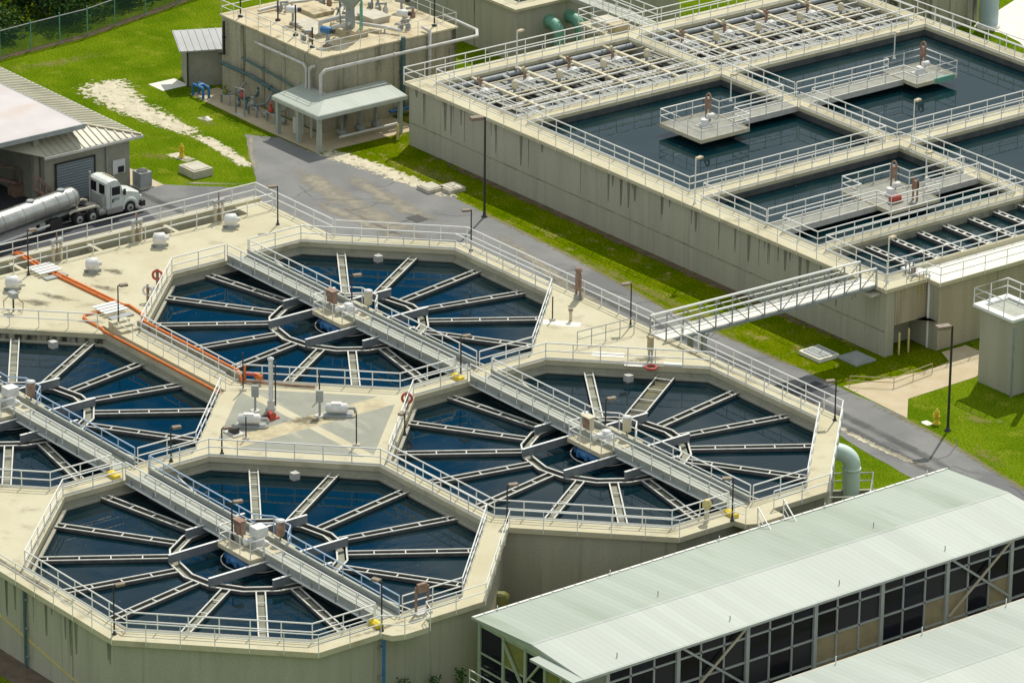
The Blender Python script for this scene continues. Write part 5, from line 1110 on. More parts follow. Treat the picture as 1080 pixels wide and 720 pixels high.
valveset(-74.9, 24.9, 'valve station nearest the blue pipe arch', 'steel_grey', 'panel_olive'); valveset(-73.4, 25.4, 'valve station with a red valve, second from the shed'); valveset(-71.6, 25.0, 'grey valve station in the middle of the wall', 'grey_pipe', 'steel_grey'); valveset(-69.6, 25.2, 'valve station with a red valve nearest the canopy', 'steel_grey')
t = thing('goalpost_pipe', 'grey goalpost pipe frame on the slab by the wall', 'frame', (-72.4, 24.3, 0)); MB().tube([(-72.7, 24.3, .02), (-72.7, 24.3, 2.0), (-71.9, 24.5, 2.0), (-71.9, 24.5, .02)], .06, 8).build('frame', 'grey_pipe', t); MB().box(-72.9, -71.7, 24.2, 24.6, .016, .06).build('foot', 'lid', t)
# roof plant
def rbox(x, y, sx, sy, h, m, lab, nm='roof_hatch', cat='hatch', g='pale hatches on the pump building roof'):
    t = thing(nm, lab, cat, (x, y, PZ), g); MB().box(x - sx / 2, x + sx / 2, y - sy / 2, y + sy / 2, PZ, PZ + h * .7).build('curb', m, t); MB().box(x - sx / 2 - .06, x + sx / 2 + .06, y - sy / 2 - .06, y + sy / 2 + .06, PZ + h * .7, PZ + h).build('lid', m, t)
rbox(-72.2, 30.2, 1.7, 1.5, .22, 'lid', 'left one of two pale roof hatches near the front edge'); rbox(-70.4, 29.9, 1.7, 1.5, .22, 'lid', 'right one of two pale roof hatches near the front edge')
rbox(-71.9, 34.6, 1.6, 1.5, .3, 'lid', 'far left pale roof hatch behind the silo'); rbox(-70.3, 34.9, 1.8, 1.5, .45, 'lid', 'thick pale roof hatch right of the silo')
rbox(-68.7, 31.6, 2.2, 1.6, .5, 'rooftop', 'low tan plinth under the silo on the roof', 'roof_plinth', 'plinth', None)
rbox(-74.5, 32.6, 2.6, 1.8, .3, 'rooftop', 'wide tan plinth at the back left of the roof', 'roof_plinth', 'plinth', None)
t = thing('dosing_silo', 'grey green cone bottomed silo standing on the pump building roof', 'silo', (-68.7, 31.6, PZ))
MB().lathe((-68.7, 31.6, PZ + 1.9), [(.25, 0), (.95, .9), (.95, 2.6), (.3, 3.0)], 20).build('hopper', 'silo', t)
for a in range(4): MB().tube([(-68.7 + .75 * math.cos(a * 1.57 + .6), 31.6 + .75 * math.sin(a * 1.57 + .6), PZ + .5), (-68.7 + .85 * math.cos(a * 1.57 + .6), 31.6 + .85 * math.sin(a * 1.57 + .6), PZ + 2.9)], .06, 6).build('leg', 'silo', t)
MB().lathe((-68.7, 31.6, PZ + .5), [(.35, 0), (.35, .9), (.25, 1.4)], 14).build('feeder', 'steel_grey', t)
MB().tube([(-67.8, 32.0, PZ), (-67.8, 32.0, PZ + 2.6), (-68.3, 31.8, PZ + 2.9)], .06, 6).build('ladder_rail', 'green_pipe', t); MB().tube([(-67.6, 31.7, PZ), (-67.6, 31.7, PZ + 2.6)], .06, 6).build('ladder_rail', 'green_pipe', t)
def rmotor(x, y, z, rz, m, lab):
    t = thing('roof_motor', lab, 'motor', (x, y, PZ), 'motors on the pump building roof'); c, s = math.cos(rz), math.sin(rz)
    MB().tube([(x, y, PZ), (x, y, PZ + z)], .09, 8).build('stand', 'steel_grey', t); MB().obox((x, y, PZ + .04), (.5, .5, .08), rz).build('foot', 'rust', t)
    MB().tube([(x - .5 * c, y - .5 * s, PZ + z + .2), (x - .42 * c, y - .42 * s, PZ + z + .2), (x + .3 * c, y + .3 * s, PZ + z + .2), (x + .36 * c, y + .36 * s, PZ + z + .2)], [.16, .27, .27, .18], 12).build('casing', m, t)
    MB().tube([(x + .36 * c, y + .36 * s, PZ + z + .2), (x + .62 * c, y + .62 * s, PZ + z + .2)], .17, 10).build('end_cap', 'black', t)
rmotor(-73.0, 29.6, .9, .8, 'white', 'white motor on a stand near the left edge of the roof'); rmotor(-67.4, 28.6, 1.0, .4, 'blue', 'blue and white motor on a stand near the front corner of the roof'); rmotor(-68.6, 36.3, .5, .7, 'white', 'white motor on the roof right of the silo'); rmotor(-73.5, 34.2, .8, .8, 'steel_grey', 'grey motor at the back of the roof'); rmotor(-70.6, 37.6, .8, .5, 'steel_grey', 'grey motor at the far right of the roof')
gp = 'pipe runs on the pump building roof'
def rpipe(pts, r, m, lab):
    t = thing('roof_pipe', lab, 'pipe', tuple(pts[0]), gp); MB().tube(pts, r, 10).build('pipe', m, t)
    for p in pts[1:-1]: MB().lathe((p[0], p[1], PZ), [(.12, 0), (.05, .05), (.05, max(.1, p[2] - PZ))], 8).build('support', 'steel_grey', t)
rpipe([(-69.6, 29.6, PZ), (-69.6, 29.6, PZ + 1.0), (-69.6, 31.4, PZ + 1.1), (-69.0, 31.6, PZ + 1.2)], .16, 'lightgrey_pipe', 'thick pale pipe with elbow leading to the silo feeder')
rpipe([(-68.6, 29.6, PZ + .1), (-68.6, 29.6, PZ + .8), (-68.4, 31.2, PZ + .9), (-68.6, 31.6, PZ + 1.0)], .14, 'lightgrey_pipe', 'second pale pipe with dark end leading to the silo')
rpipe([(-74.6, 35.5, PZ + .4), (-70.8, 32.0, PZ + .4), (-67.5, 33.8, PZ + .4), (-66.4, 34.4, PZ + .3)], .13, 'lightgrey_pipe', 'long pale pipe crossing the roof behind the silo'); rpipe([(-74.9, 35.2, PZ + .2), (-71.0, 31.6, PZ + .2), (-67.4, 33.4, PZ + .2)], .12, 'cream', 'long cream pipe crossing the roof beside the pale one')
rpipe([(-76.5, 29.0, PZ + .2), (-76.5, 32.0, PZ + .3), (-75, 36.5, PZ + .3)], .12, 'lightgrey_pipe', 'pale pipe along the left side of the roof')
for x, y, h, lab in ((-70.7, 28.2, 2.3, 'black lamp pole near the front edge of the roof'), (-66.6, 37.6, 2.2, 'black lamp pole at the right edge of the roof'), (-76.6, 27.5, 1.6, 'dark post at the left front edge of the roof'), (-67.8, 27.6, 1.5, 'dark post at the front corner of the roof'), (-74.3, 29.2, 1.5, 'dark post beside the white motor')):
    t = thing('roof_post', lab, 'post', (x, y, PZ), 'posts on the pump building roof'); MB().tube([(x, y, PZ), (x, y, PZ + h)], .06, 8).build('pole', 'black', t); MB().lathe((x, y, PZ), [(.2, 0), (.2, .1), (.08, .14)], 8).build('foot', 'black', t)
for i, (x, y) in enumerate(((-75.2, 33.9), (-72.6, 36.4), (-71.4, 36.2), (-69.4, 37.2), (-67.3, 35.2), (-75.9, 30.6), (-69.3, 28.0))):
    t = thing('valve_cluster', ['grey valve cluster at the back left of the roof', 'grey valve cluster at the back middle of the roof', 'low valve cluster behind the thick hatch', 'valve cluster beside the far right motor', 'valve cluster over the right roof edge', 'valve cluster by the left roof pipe', 'valve cluster in front of the two hatches'][i], 'valves', (x, y, PZ), 'valve clusters on the pump building roof')
    MB().tube([(x, y, PZ), (x, y, PZ + .7), (x + .5, y + .3, PZ + .8)], .08, 8).build('pipe', 'grey_pipe', t); MB().lathe((x + .2, y + .4, PZ), [(.2, 0), (.2, .35), (.1, .45), (.1, .7)], 10).build('valve', ['rust', 'steel_grey', 'lightgrey_pipe'][i % 3], t); MB().obox((x - .3, y + .1, PZ + .2), (.4, .3, .4), i).build('box', 'steel_grey', t)

# ------------------------------------------------------------------ rear tank with green pipes
t = thing('rear_tank', 'plain grey concrete tank behind the pipe channel, cut off by the top edge', 'water tank', (-80, 55, 0))
RT = rect(-95, -69.9, 47.7, 63.4)
MB().plate(RT, [rect(-94.4, -70.5, 48.3, 62.8)], 0, 4.1, bottom=False).build('wall', 'wall_aer', t)
MB().plate(rect(-95.3, -69.6, 47.4, 63.7), [rect(-94.0, -70.9, 48.7, 62.4)], 4.1, 4.3).build('rim', 'deck', t)
for x in (-90, -85, -80, -75): MB().box(x - .04, x + .04, 47.66, 47.70, .02, 4.05).build('wall_joint', 'wall_inner', t)
rail('', [(-71.0, 62.0), (-71.0, 48.8), (-93.5, 48.8)], z=4.3, parent=t)
struct('water', MB().sheet(rect(-94.4, -70.5, 48.3, 62.8), 3.4), 'dark')
for y, lab in ((54.6, 'left one of two fat green elbow pipes on the rear tank'), (56.6, 'right one of two fat green elbow pipes on the rear tank')):
    u = thing('green_elbow_pipe', lab, 'pipe', (-69, y - 1.2, 0), 'green elbow pipes on the rear tank'); yy = y - 3.9
    MB().tube([(-69.95, yy, 2.75), (-69.4, yy, 2.75)] + [(-69.4 + .9 * math.sin(q), yy, 1.85 + .9 * math.cos(q)) for q in [i * math.pi / 12 for i in range(1, 7)]] + [(-68.5, yy, 0)], .44, 16).build('pipe', 'green_pipe', u)
    MB().tube([(-69.9, yy, 2.75), (-69.8, yy, 2.75)], .52, 16).build('flange', 'green_pipe', u)
u = thing('blower_house', 'dark streaked concrete building at the top right corner', 'building', (-62, 80, 0))
MB().box(-70, -57.0, 76.0, 82.4, 0, 7).build('wall', 'wall_old', u); MB().box(-70.3, -56.7, 75.7, 82.7, 7, 7.3).build('roof', 'rooftop', u)
for y in (77.5, 79.4, 81.2): MB().box(-57.0, -56.88, y, y + .5, .02, 6.9).build('pilaster', 'wall_aer', u)
for x in (-66, -62, -59): MB().box(x, x + .5, 75.88, 76.0, .02, 6.9).build('pilaster', 'wall_aer', u)
u = thing('blue_stack', 'pale blue round stack beside the dark building at the top right', 'stack', (-55.7, 82.3, 0))
MB().tube([(-55.7, 82.3, 0), (-55.7, 82.3, 9)], .75, 20).build('shaft', 'tower', u); MB().lathe((-55.7, 82.3, 0), [(.95, 0), (.95, .2), (.75, .25)], 20).build('base', 'pad_white', u)
u = thing('grey_post', 'leaning grey post on grass at the top right corner', 'post', (-52, 84, 0)); MB().tube([(-51.9, 83.6, 0), (-51.7, 83.9, 5)], .18, 10).build('pole', 'grey_pipe', u); MB().lathe((-51.9, 83.6, 0), [(.3, 0), (.3, .5), (.18, .52)], 10).build('base', 'black', u)
u = thing('green_elbow_pipe', 'green pipe end on the wall at the top right', 'pipe', (-57, 74.9, 0)); MB().tube([(-60.5, 75.9, 3.0), (-60.5, 74.9, 3.0), (-60.5, 74.6, 2.6), (-60.5, 74.6, 0)], .45, 14).build('pipe', 'green_pipe', u); MB().tube([(-60.5, 75.8, 3.0), (-60.5, 75.7, 3.0)], .55, 14).build('flange', 'green_pipe', u)

# ------------------------------------------------------------------ workshop at the left edge
wk = thing('workshop', 'block workshop with ribbed hip roof and roller door at the left picture edge', 'building', (-70, 5, 0))
EZ = 3.85; EX, EY = -63.7, 10.15
MB().box(-80, -64.3, 2.6, 9.55, 0, 3.75).build('wall', 'block', wk)
def roof_ribs(m, p0, p1, q0, q1, n, h=.07, wdt=.09):
    p0, p1, q0, q1 = map(V, (p0, p1, q0, q1))
    for i in range(n + 1):
        t = i / n; m.beam(p0 + (p1 - p0) * t + V((0, 0, h * .45)), q0 + (q1 - q0) * t + V((0, 0, h * .45)), wdt, h)
TZ = 4.95; TX, TY = -66.6, 5.7     # upper end of the hip
m = MB(); m.add([(EX, EY, EZ), (TX, TY, TZ), (TX, -2, TZ), (EX, 2.2, EZ)], [(0, 1, 2, 3)]); m.add([(EX, EY, EZ), (-95, EY, EZ), (-95, TY, TZ), (TX, TY, TZ)], [(0, 1, 2, 3)])
f = MB()
for i in range(15):
    y = 2.5 + i * .5
    tt = min(1.0, max(.04, (EY - y) / (EY - TY))); f.beam((EX, y, EZ + .03), (EX + (TX - EX) * tt, y, EZ + (TZ - EZ) * tt + .03), .10, .07)
for i in range(62):
    x = EX - .4 - i * .5
    tt = min(1.0, (EX - x) / (EX - TX)); f.beam((x, EY, EZ + .03), (x, EY + (TY - EY) * tt, EZ + (TZ - EZ) * tt + .03), .08, .06)
o = m.build('roof', 'roof_tan', wk); f.build('roof_rib', 'roof_tan', o)
MB().beam((EX, EY, EZ + .06), (TX, TY, TZ + .06), .18, .08).build('hip_cap', 'cream', o)
MB().box(EX - .02, EX + .12, 2.2, EY + .1, EZ - .2, EZ - .02).box(-95, EX, EY - .02, EY + .12, EZ - .2, EZ - .02).build('gutter', 'lightgrey_pipe', wk)
MB().box(-64.3, EX, 2.6, EY, EZ - .12, EZ - .09).build('soffit', 'block', wk)
MB().box(-64.28, -64.22, 3.5, 6.55, .03, 2.85).build('roller_door', 'door_blue', wk)
m = MB()
for i in range(14): m.box(-64.22, -64.20, 3.52, 6.53, .1 + i * .2, .13 + i * .2)
m.box(-64.23, -64.17, 3.38, 3.5, .02, 2.95).box(-64.23, -64.17, 6.55, 6.67, .02, 2.95).box(-64.23, -64.17, 3.38, 6.67, 2.85, 2.97); m.build('door_frame', 'black', wk)
MB().tube([(-64.2, 7.6, .02), (-64.2, 7.6, 3.7)], .07, 8).build('downpipe', 'steel_grey', wk)
o = MB().box(-64.28, -64.2, 8.1, 9.1, 1.2, 2.2).build('window', 'white', wk); MB().box(-64.2, -64.18, 8.5, 9.0, 1.25, 1.7).build('pane', 'glass', o)
t = thing('air_conditioner', 'grey air conditioner on the tan pad beside the truck bonnet', 'air conditioner', (-63.9, 10.2, 0))
MB().box(-64.3, -63.3, 9.75, 10.7, .1, 1.15).build('casing', 'steel_grey', t); MB().lathe((-63.8, 10.22, 1.15), [(.4, 0), (.4, .05)], 16).build('fan_grille', 'black', t); MB().box(-64.4, -63.2, 9.65, 10.8, .016, .1).build('base', 'lid', t)
sh = thing('white_roof_shed', 'open sided bay under a broad pinkish white membrane roof', 'shed', (-68, 0, 0))
MB().prism([(-64.3, 5.9), (-100, 5.9), (-100, -14), (-64.3, -14)], 5.2, 5.32).build('roof', 'membrane', sh)
MB().box(-64.34, -64.24, -14, 5.95, 5.0, 5.34).box(-100, -64.34, 5.86, 5.96, 5.0, 5.34).build('fascia', 'steel_grey', sh)
for y in (2.3, -4.5): MB().box(-65.2, -64.8, y - .2, y + .2, .016, 5.2).build('column', 'block', sh)
MB().box(-90, -72.5, -14, 2.55, 0, 5.1).build('back_wall', 'steel_grey', sh)
MB().box(-72.48, -72.40, -3.5, .9, .02, 3.6).build('dark_doorway', 'dark', sh)
MB().box(-70.5, -69.5, -1.5, -1.2, 3.4, 4.4).build('hanging_sign', 'rail', sh)
def rstair(x, y0, y1, z0, z1, lab):
    t = thing('rusty_stair', lab, 'stairs', (x, y0, 0), 'rusty stairs by the workshop')
    for s in (-.4, .4): MB().beam((x + s, y0, z0), (x + s, y1, z1), .09, .2).build('stringer', 'rust', t)
    for s in (-.4, .4):
        MB().beam((x + s, y0, z0 + 1.0), (x + s, y1, z1 + 1.0), .07, .07).build('handrail', 'rust', t)
        for i in range(4):
            q = i / 3; y = y0 + (y1 - y0) * q; z = z0 + (z1 - z0) * q; MB().box(x + s - .04, x + s + .04, y - .04, y + .04, z, z + 1.0).build('baluster', 'rust', t)
    n = 8
    for i in range(n):
        q = (i + .5) / n; y = y0 + (y1 - y0) * q; z = z0 + (z1 - z0) * q; MB().box(x - .38, x + .38, y - .12, y + .12, z - .02, z + .02).build('tread', 'rust', t)
rstair(-67.5, 2.4, -4.5, .9, 3.6, 'long rusty stair under the white roof'); rstair(-63.75, 3.0, 1.6, .1, 1.6, 'short rusty stair at the workshop column')
for x, y in ((-67.5, 2.2),): tag(MB().box(x - .5, x + .5, y - .3, y + .5, .014, .9).build('loading_step', 'rust'), 'rusty block at the foot of the long stair', 'step')

# ------------------------------------------------------------------ tanker truck
tk = thing('semi_truck', 'white day cab truck coupled to the steel tank trailer by the workshop', 'truck', (-60.85, 5, .014))
TX0, TX1 = -62.05, -59.65; xc = -60.85; g0 = .014
def rounded(m, prof, x0, x1, bev=.12):
    """side profile (y,z) extruded across x with bevelled flanks"""
    n = len(prof); cy = sum(p[0] for p in prof) / n; cz = sum(p[1] for p in prof) / n
    lay = [(x0, .93), (x0 + bev, 1.0), (x1 - bev, 1.0), (x1, .93)]
    vs = [(x, cy + (y - cy) * (k if k == 1 else 1 - bev * .35), cz + (z - cz) * (k if k == 1 else 1 - bev * .35)) for x, k in lay for y, z in prof]
    fs = [tuple(range(n))] + [tuple(reversed(range(3 * n, 4 * n)))]
    for l in range(3):
        for i in range(n): fs.append((l * n + i, l * n + n + i, l * n + n + (i + 1) % n, l * n + (i + 1) % n))
    m.add(vs, fs)
m = MB(); rounded(m, [(4.35, .75), (6.0, .75), (6.0, 1.75), (5.72, 2.55), (5.45, 2.9), (5.0, 3.0), (4.55, 2.95), (4.35, 2.8)], TX0, TX1, .14); cabo = m.build('cab', 'truck', tk)
m = MB(); rounded(m, [(5.98, .75), (7.75, .55), (7.8, 1.15), (7.6, 1.5), (6.6, 1.78), (5.98, 1.85)], TX0 + .25, TX1 - .25, .2); hood = m.build('bonnet', 'truck', tk)
MB().box(TX0 - .004, TX1 + .004, 7.6, 8.0, .42, .85).build('bumper', 'black', tk)
MB().box(xc - .55, xc + .55, 7.76, 7.83, .85, 1.4).build('grille', 'steel_grey', hood)
for s in (-.85, .85): MB().box(xc + s - .16, xc + s + .16, 7.62, 7.80, .98, 1.22).build('headlight', 'rail', hood)
for s in (-1, 1):
    x = xc + s * .98
    m = MB(); m.tube([(x, 6.6 + .68 * math.cos(a * math.pi / 8), .5 + .68 * math.sin(a * math.pi / 8)) for a in range(9)], .2, 8); m.build('fender', 'truck', hood)
MB().add([(TX0 + .22, 6.0 - .02, 1.9), (TX1 - .22, 5.98, 1.9), (TX1 - .28, 5.77, 2.5), (TX0 + .28, 5.77, 2.5)], [(0, 1, 2, 3)]).build('windscreen_base', 'glass', cabo)
MB().beam((xc, 5.985, 1.92), (xc, 5.74, 2.56), 1.85, .06).build('windscreen', 'glass', cabo)
for s, x in ((1, TX1), (-1, TX0)):
    MB().prism([(x - .01, 4.85), (x + .01, 4.85), (x + .01, 5.62), (x - .01, 5.62)], 1.78, 2.42).build('side_window', 'glass', cabo)
    MB().box(x - .012, x + .012, 4.72, 4.75, .85, 2.6).build('door_gap', 'black', cabo)
    MB().box(x - .02, x + .03, 4.86, 4.98, 1.25, 1.5).build('door_handle', 'black', cabo)
    MB().box(x + s * .15 - .06, x + s * .15 + .06, 5.85, 6.05, 1.7, 2.15).build('mirror', 'black', cabo)
for x in (xc - .62, xc + .55): MB().box(x - .38, x + .38, 4.33, 4.37, 1.85, 2.6).build('rear_window', 'glass', cabo)
MB().box(xc - .75, xc + .85, 4.3, 4.34, .95, 1.7).build('cab_equipment', 'steel_grey', cabo)
MB().tube([(TX0 + .25, 4.22, .9), (TX0 + .25, 4.22, 3.25)], .09, 10).build('exhaust_stack', 'rim', tk); MB().tube([(TX1 - .3, 4.22, .9), (TX1 - .3, 4.22, 1.9)], .16, 10).build('air_tank', 'rim', tk)
for q in (-.6, -.3, 0, .3, .6): MB().obox((xc + q, 5.35, 2.97), (.12, .16, .08)).build('roof_lamp', 'lampglass', cabo)
MB().box(TX1 - .004, TX1 + .012, 4.95, 5.55, 1.35, 1.6).build('door_decal', 'steel_grey', cabo)
MB().box(xc - .42, xc + .42, .6, 7.2, .62, .86).build('chassis', 'black', tk)
MB().box(TX1 - .42, TX1 - .02, 4.4, 5.9, .38, .95).build('side_step', 'steel', tk); MB().box(TX0 + .02, TX0 + .42, 4.4, 5.9, .38, .95).build('side_step', 'steel', tk)
for s in (-1, 1): MB().lathe((xc + s * .85, 3.72, .62), [(.22, 0), (.3, .04), (.3, .62), (.22, .66)], 14, 'Y').build('fuel_tank', 'rim', tk)
def wheel(x, y, r, wd, s):
    o = MB().lathe((x - wd / 2, y, r + g0), [(r * .6, 0), (r * .93, .01), (r, .06), (r, wd - .06), (r * .93, wd - .01), (r * .6, wd)], 24, 'X').build('wheel', 'tyre', tk)
    xx = x + s * wd / 2
    MB().lathe((xx - .03, y, r + g0), [(r * .62, 0), (r * .60, .035), (r * .25, .05), (.01, .06)] if s > 0 else [(.01, 0), (r * .25, .005), (r * .60, .02), (r * .62, .05)], 20, 'X').build('rim', 'rim', o)
    MB().lathe((xx + (.0 if s > 0 else -.08), y, r + g0), [(.09, 0), (.09, .08)], 10, 'X').build('hub', 'black', o)
for s in (-1, 1):
    wheel(xc + s * 1.02, 6.6, .50, .30, s)
    for y in (3.05, 1.80): wheel(xc + s * .92, y, .50, .55, s)
    m = MB(); m.tube([(xc + s * .92, 1.0, 1.05), (xc + s * .92, 1.3, 1.18), (xc + s * .92, 3.5, 1.18), (xc + s * .92, 3.85, 1.02)], .12, 8); m.build('mudguard', 'lid', tk)
MB().lathe((xc, 2.4, .86), [(.45, 0), (.45, .08)], 16).build('fifth_wheel', 'black', tk)
MB().box(xc - .5, xc + .5, 3.4, 4.2, .86, .95).build('rear_deck_plate', 'lid', tk)
tr = thing('tank_trailer', 'dull polished steel cylindrical tank trailer behind the white cab', 'trailer', (xc, 2.4, 0))
tr.rotation_euler = (0, 0, R(12))
MB().lathe((xc, -10.1, 2.0), [(.3, 0), (.7, .12), (.84, .35), (.87, .6), (.87, 12.2), (.84, 12.45), (.7, 12.68), (.3, 12.8)], 32, 'Y').build('barrel', 'steel', tr)
for y in (-7.5, -5.4, -3.3, -1.2, .2, 1.3, 2.0): MB().lathe((xc, y, 2.0), [(.877, 0), (.905, .01), (.905, .07), (.877, .08)], 32, 'Y').build('hoop', 'steel', tr)
MB().box(xc - .45, xc + .45, -9.3, 2.6, .98, 1.22).build('frame_rail', 'steel_grey', tr)
for s in (-1, 1): MB().box(xc + s * .75 - .08, xc + s * .75 + .08, -.7, -.45, .02, 1.3).build('landing_leg', 'black', tr)
MB().box(xc + .55, xc + 1.15, -1.0, .2, .45, 1.15).build('pump_box', 'black', tr); MB().tube([(xc + 1.1, -9, .95), (xc + 1.1, -1.1, .95)], .09, 8).build('hose_tube', 'rail', tr)
for y in (-6.5, -2.0, 1.2):
    o = MB().lathe((xc, y, 2.84), [(.32, 0), (.32, .12), (.26, .16)], 16).build('manway', 'steel_grey', tr)
for s in (-1, 1):
    for y in (-8.4, -7.1): MB().lathe((xc + s * .92 - .28, y, .514), [(.3, 0), (.46, .01), (.5, .06), (.5, .5), (.46, .55), (.3, .56)], 20, 'X').build('wheel', 'tyre', tr)

tk.location = (-60.7, 5.12, .014); tk.scale = (.87, .86, .92)
tr.location = (-60.75, 2.5, 0); tr.scale = (.86, .9, .88)

# ------------------------------------------------------------------ long buildings in the foreground
fb = thing('filter_building', 'long glazed building with a pale green metal gable roof in front of the tanks', 'building', (19.7, -21, 0))
FX0, FX1, FY0, FY1 = 15.0, 24.5, -21.25, 13.15
RXX, RZ, EZ0 = 20.1, 5.33, 5.0
def slope(xa, za, xb, zb, name, m, th=.12):
    q = MB(); q.add([(xa, FY0, za), (xb, FY0, zb), (xb, FY1, zb), (xa, FY1, za), (xa, FY0, za - th), (xb, FY0, zb - th), (xb, FY1, zb - th), (xa, FY1, za - th)], [(0, 1, 2, 3), (7, 6, 5, 4), (0, 4, 5, 1), (3, 2, 6, 7), (0, 3, 7, 4), (1, 5, 6, 2)])
    return q.build(name, m, fb)
ra = slope(FX0, EZ0, RXX, RZ, 'roof', 'roof_green'); rb = slope(RXX, RZ, FX1, EZ0, 'roof', 'roof_pale')
MB().box(RXX - .10, RXX + .10, FY0, FY1, RZ - .004, RZ + .006).build('ridge_cap', 'roof_pale', ra)
m = MB(); y = FY0
while y < FY1: m.box(FX0 - .04, FX0 + .08, y, min(y + .66, FY1), EZ0 + .02, EZ0 + .06); y += .78
m.build('eave_edge', 'rail', ra)
MB().box(FX0 - .14, FX0 - .002, FY0, FY1, EZ0 - .12, EZ0 + .02).build('gutter', 'lid', ra)
MB().box(FX1 - .02, FX1 + .1, FY0, FY1, EZ0 - .16, EZ0 - .01).build('gutter', 'frame', rb)
i = 0; y = FY0 + 1.6
while y < FY1 - 1:
    for x, z in ((FX0 + .08, EZ0 + .05), (FX1 - .9, EZ0 + .08)) + (((19.2, RZ - .03),) if i % 2 else ()):
        MB().tube([(x, y + (1.4 if x > 20 else 0), z), (x, y + (1.4 if x > 20 else 0), z + .26)], .03, 6).build('roof_pin', 'rail' if x < 16 else 'steel_grey', fb)
    y += 7.8; i += 1
# glazed long side
WX = 23.9
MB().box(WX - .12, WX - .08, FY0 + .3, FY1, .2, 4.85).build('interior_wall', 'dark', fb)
posts = [-19.2 + 4.85 * i for i in range(7)]
for y in posts: MB().box(WX - .06, WX + .16, y - .12, y + .12, 0, 4.9).build('column', 'frame', fb)
zr = [(.25, .85), (.95, 2.40), (2.52, 3.86), (3.98, 4.72)]
for z in (.2, .90, 2.46, 3.92, 4.78): MB().box(WX - .04, WX + .08, FY0 + .3, FY1, z - .05, z + .05).build('transom', 'frame', fb)
tan = {4, 8, 9, 10, 14, 15}
for bi, y in enumerate(posts[:-1]):
    for j in range(3):
        ya = y + (.12 if j == 0 else 1.617 * j + .05); yb = y + (1.617 * (j + 1) - (.05 if j < 2 else .12)); n = bi * 3 + j
        if j: MB().box(WX - .04, WX + .08, y + 1.617 * j - .05, y + 1.617 * j + .05, .2, 4.85).build('mullion', 'frame', fb)
        for r, (za, zc) in enumerate(zr):
            istan = (r <= 1 and n in {9, 10, 11, 14, 15, 17, 18, 19})
            MB().box(WX - .03, WX + .0, ya, yb, za, zc).build('window', 'panel_tan' if istan else random.choice(('glass', 'glass', 'glass0', 'glass1', 'glass2')), fb)
    if bi in (1, 5):
        y1 = posts[bi + 1]
        MB().beam((WX + .2, y + .1, 4.7), (WX + .2, y1 - .1, 1.2), .08, .13).build('cross_brace', 'frame', fb); MB().beam((WX + .24, y + .1, 1.2), (WX + .24, y1 - .1, 4.7), .08, .13).build('cross_brace', 'cream', fb)
MB().box(WX - .14, WX + .06, FY0 + .05, posts[0] - .12, 0, 4.85).build('corner_panel', 'block', fb)
# gable end facing left
GY = FY0 + .28
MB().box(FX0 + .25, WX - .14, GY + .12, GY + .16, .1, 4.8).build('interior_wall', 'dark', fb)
gx = [15.3, 17.4, 19.3, 21.0, 22.4, 23.7]
for x in gx: MB().box(x - .1, x + .1, GY - .1, GY + .1, 0, 4.88).build('column', 'frame_green', fb)
MB().box(15.2, 23.8, GY - .06, GY + .08, 4.55, 4.88).build('head_beam', 'frame_green', fb)
for z in (1.0, 2.1, 3.0): MB().box(15.2, 23.8, GY - .05, GY + .07, z - .05, z + .05).build('transom', 'frame_green', fb)
for k in range(5):
    for za, zc in ((.15, .95), (1.05, 2.05), (2.15, 2.95), (3.05, 4.55)):
        mm = 'panel_olive' if (k >= 3 and za < 4) or (k in (1, 2) and za > 3 and k == 1) else 'glass'
        MB().box(gx[k] + .1, gx[k + 1] - .1, GY + .0, GY + .03, za, zc).build('window', mm, fb)
MB().beam((17.5, GY - .16, 4.5), (20.9, GY - .16, .4), .14, .1).build('cross_brace', 'frame_green', fb); MB().beam((20.9, GY - .22, 4.5), (17.5, GY - .22, .4), .14, .1).build('cross_brace', 'frame_green', fb)
MB().add([(15.0, FY0 + .02, 4.86), (FX1, FY0 + .02, 4.86), (FX1, FY0 + .02, 4.98), (RXX, FY0 + .02, 5.2), (15.0, FY0 + .02, 4.98)], [(0, 1, 2, 3, 4)]).build('gable_trim', 'frame_green', fb)
MB().prism([(20.9, FY0 - .75), (24.6, FY0 - .75), (24.6, FY0 + .0), (20.9, FY0 + .0)], 4.86, 5.0).build('porch_roof', 'roof_pale', fb)
MB().box(15.0, 24.0, FY0 - .1, GY - .11, .0, .9).build('plinth', 'frame', fb)
rail('white railing along the left end wall of the glazed building', [(15.0, FY0 - .2), (24.0, FY0 - .2)], z=.9, group='railings beside the glazed building', r=.035)
f2 = thing('second_roof_building', 'long pale roofed building cut off by the bottom right corner', 'building', (34, 10, 0))
X0, XR, X1, Y0, Y1 = 28.7, 33.6, 38.5, -22.0, 45.0
MB().box(X0 + .5, X1 - .5, Y0 + .5, Y1 - .5, 0, 3.5).build('wall', 'block', f2)
q = MB(); q.add([(X0, Y0, 3.6), (XR, Y0, 3.95), (XR, Y1, 3.95), (X0, Y1, 3.6), (X0, Y0, 3.48), (XR, Y0, 3.83), (XR, Y1, 3.83), (X0, Y1, 3.48)], [(0, 1, 2, 3), (7, 6, 5, 4), (0, 4, 5, 1), (3, 2, 6, 7), (0, 3, 7, 4)]); r1 = q.build('roof', 'roof_pale', f2)
q = MB(); q.add([(XR, Y0, 3.95), (X1, Y0, 3.6), (X1, Y1, 3.6), (XR, Y1, 3.95), (XR, Y0, 3.83), (X1, Y0, 3.48), (X1, Y1, 3.48), (XR, Y1, 3.83)], [(0, 1, 2, 3), (7, 6, 5, 4), (0, 4, 5, 1), (3, 2, 6, 7), (1, 5, 6, 2)]); r2 = q.build('roof', 'roof_pale', f2)
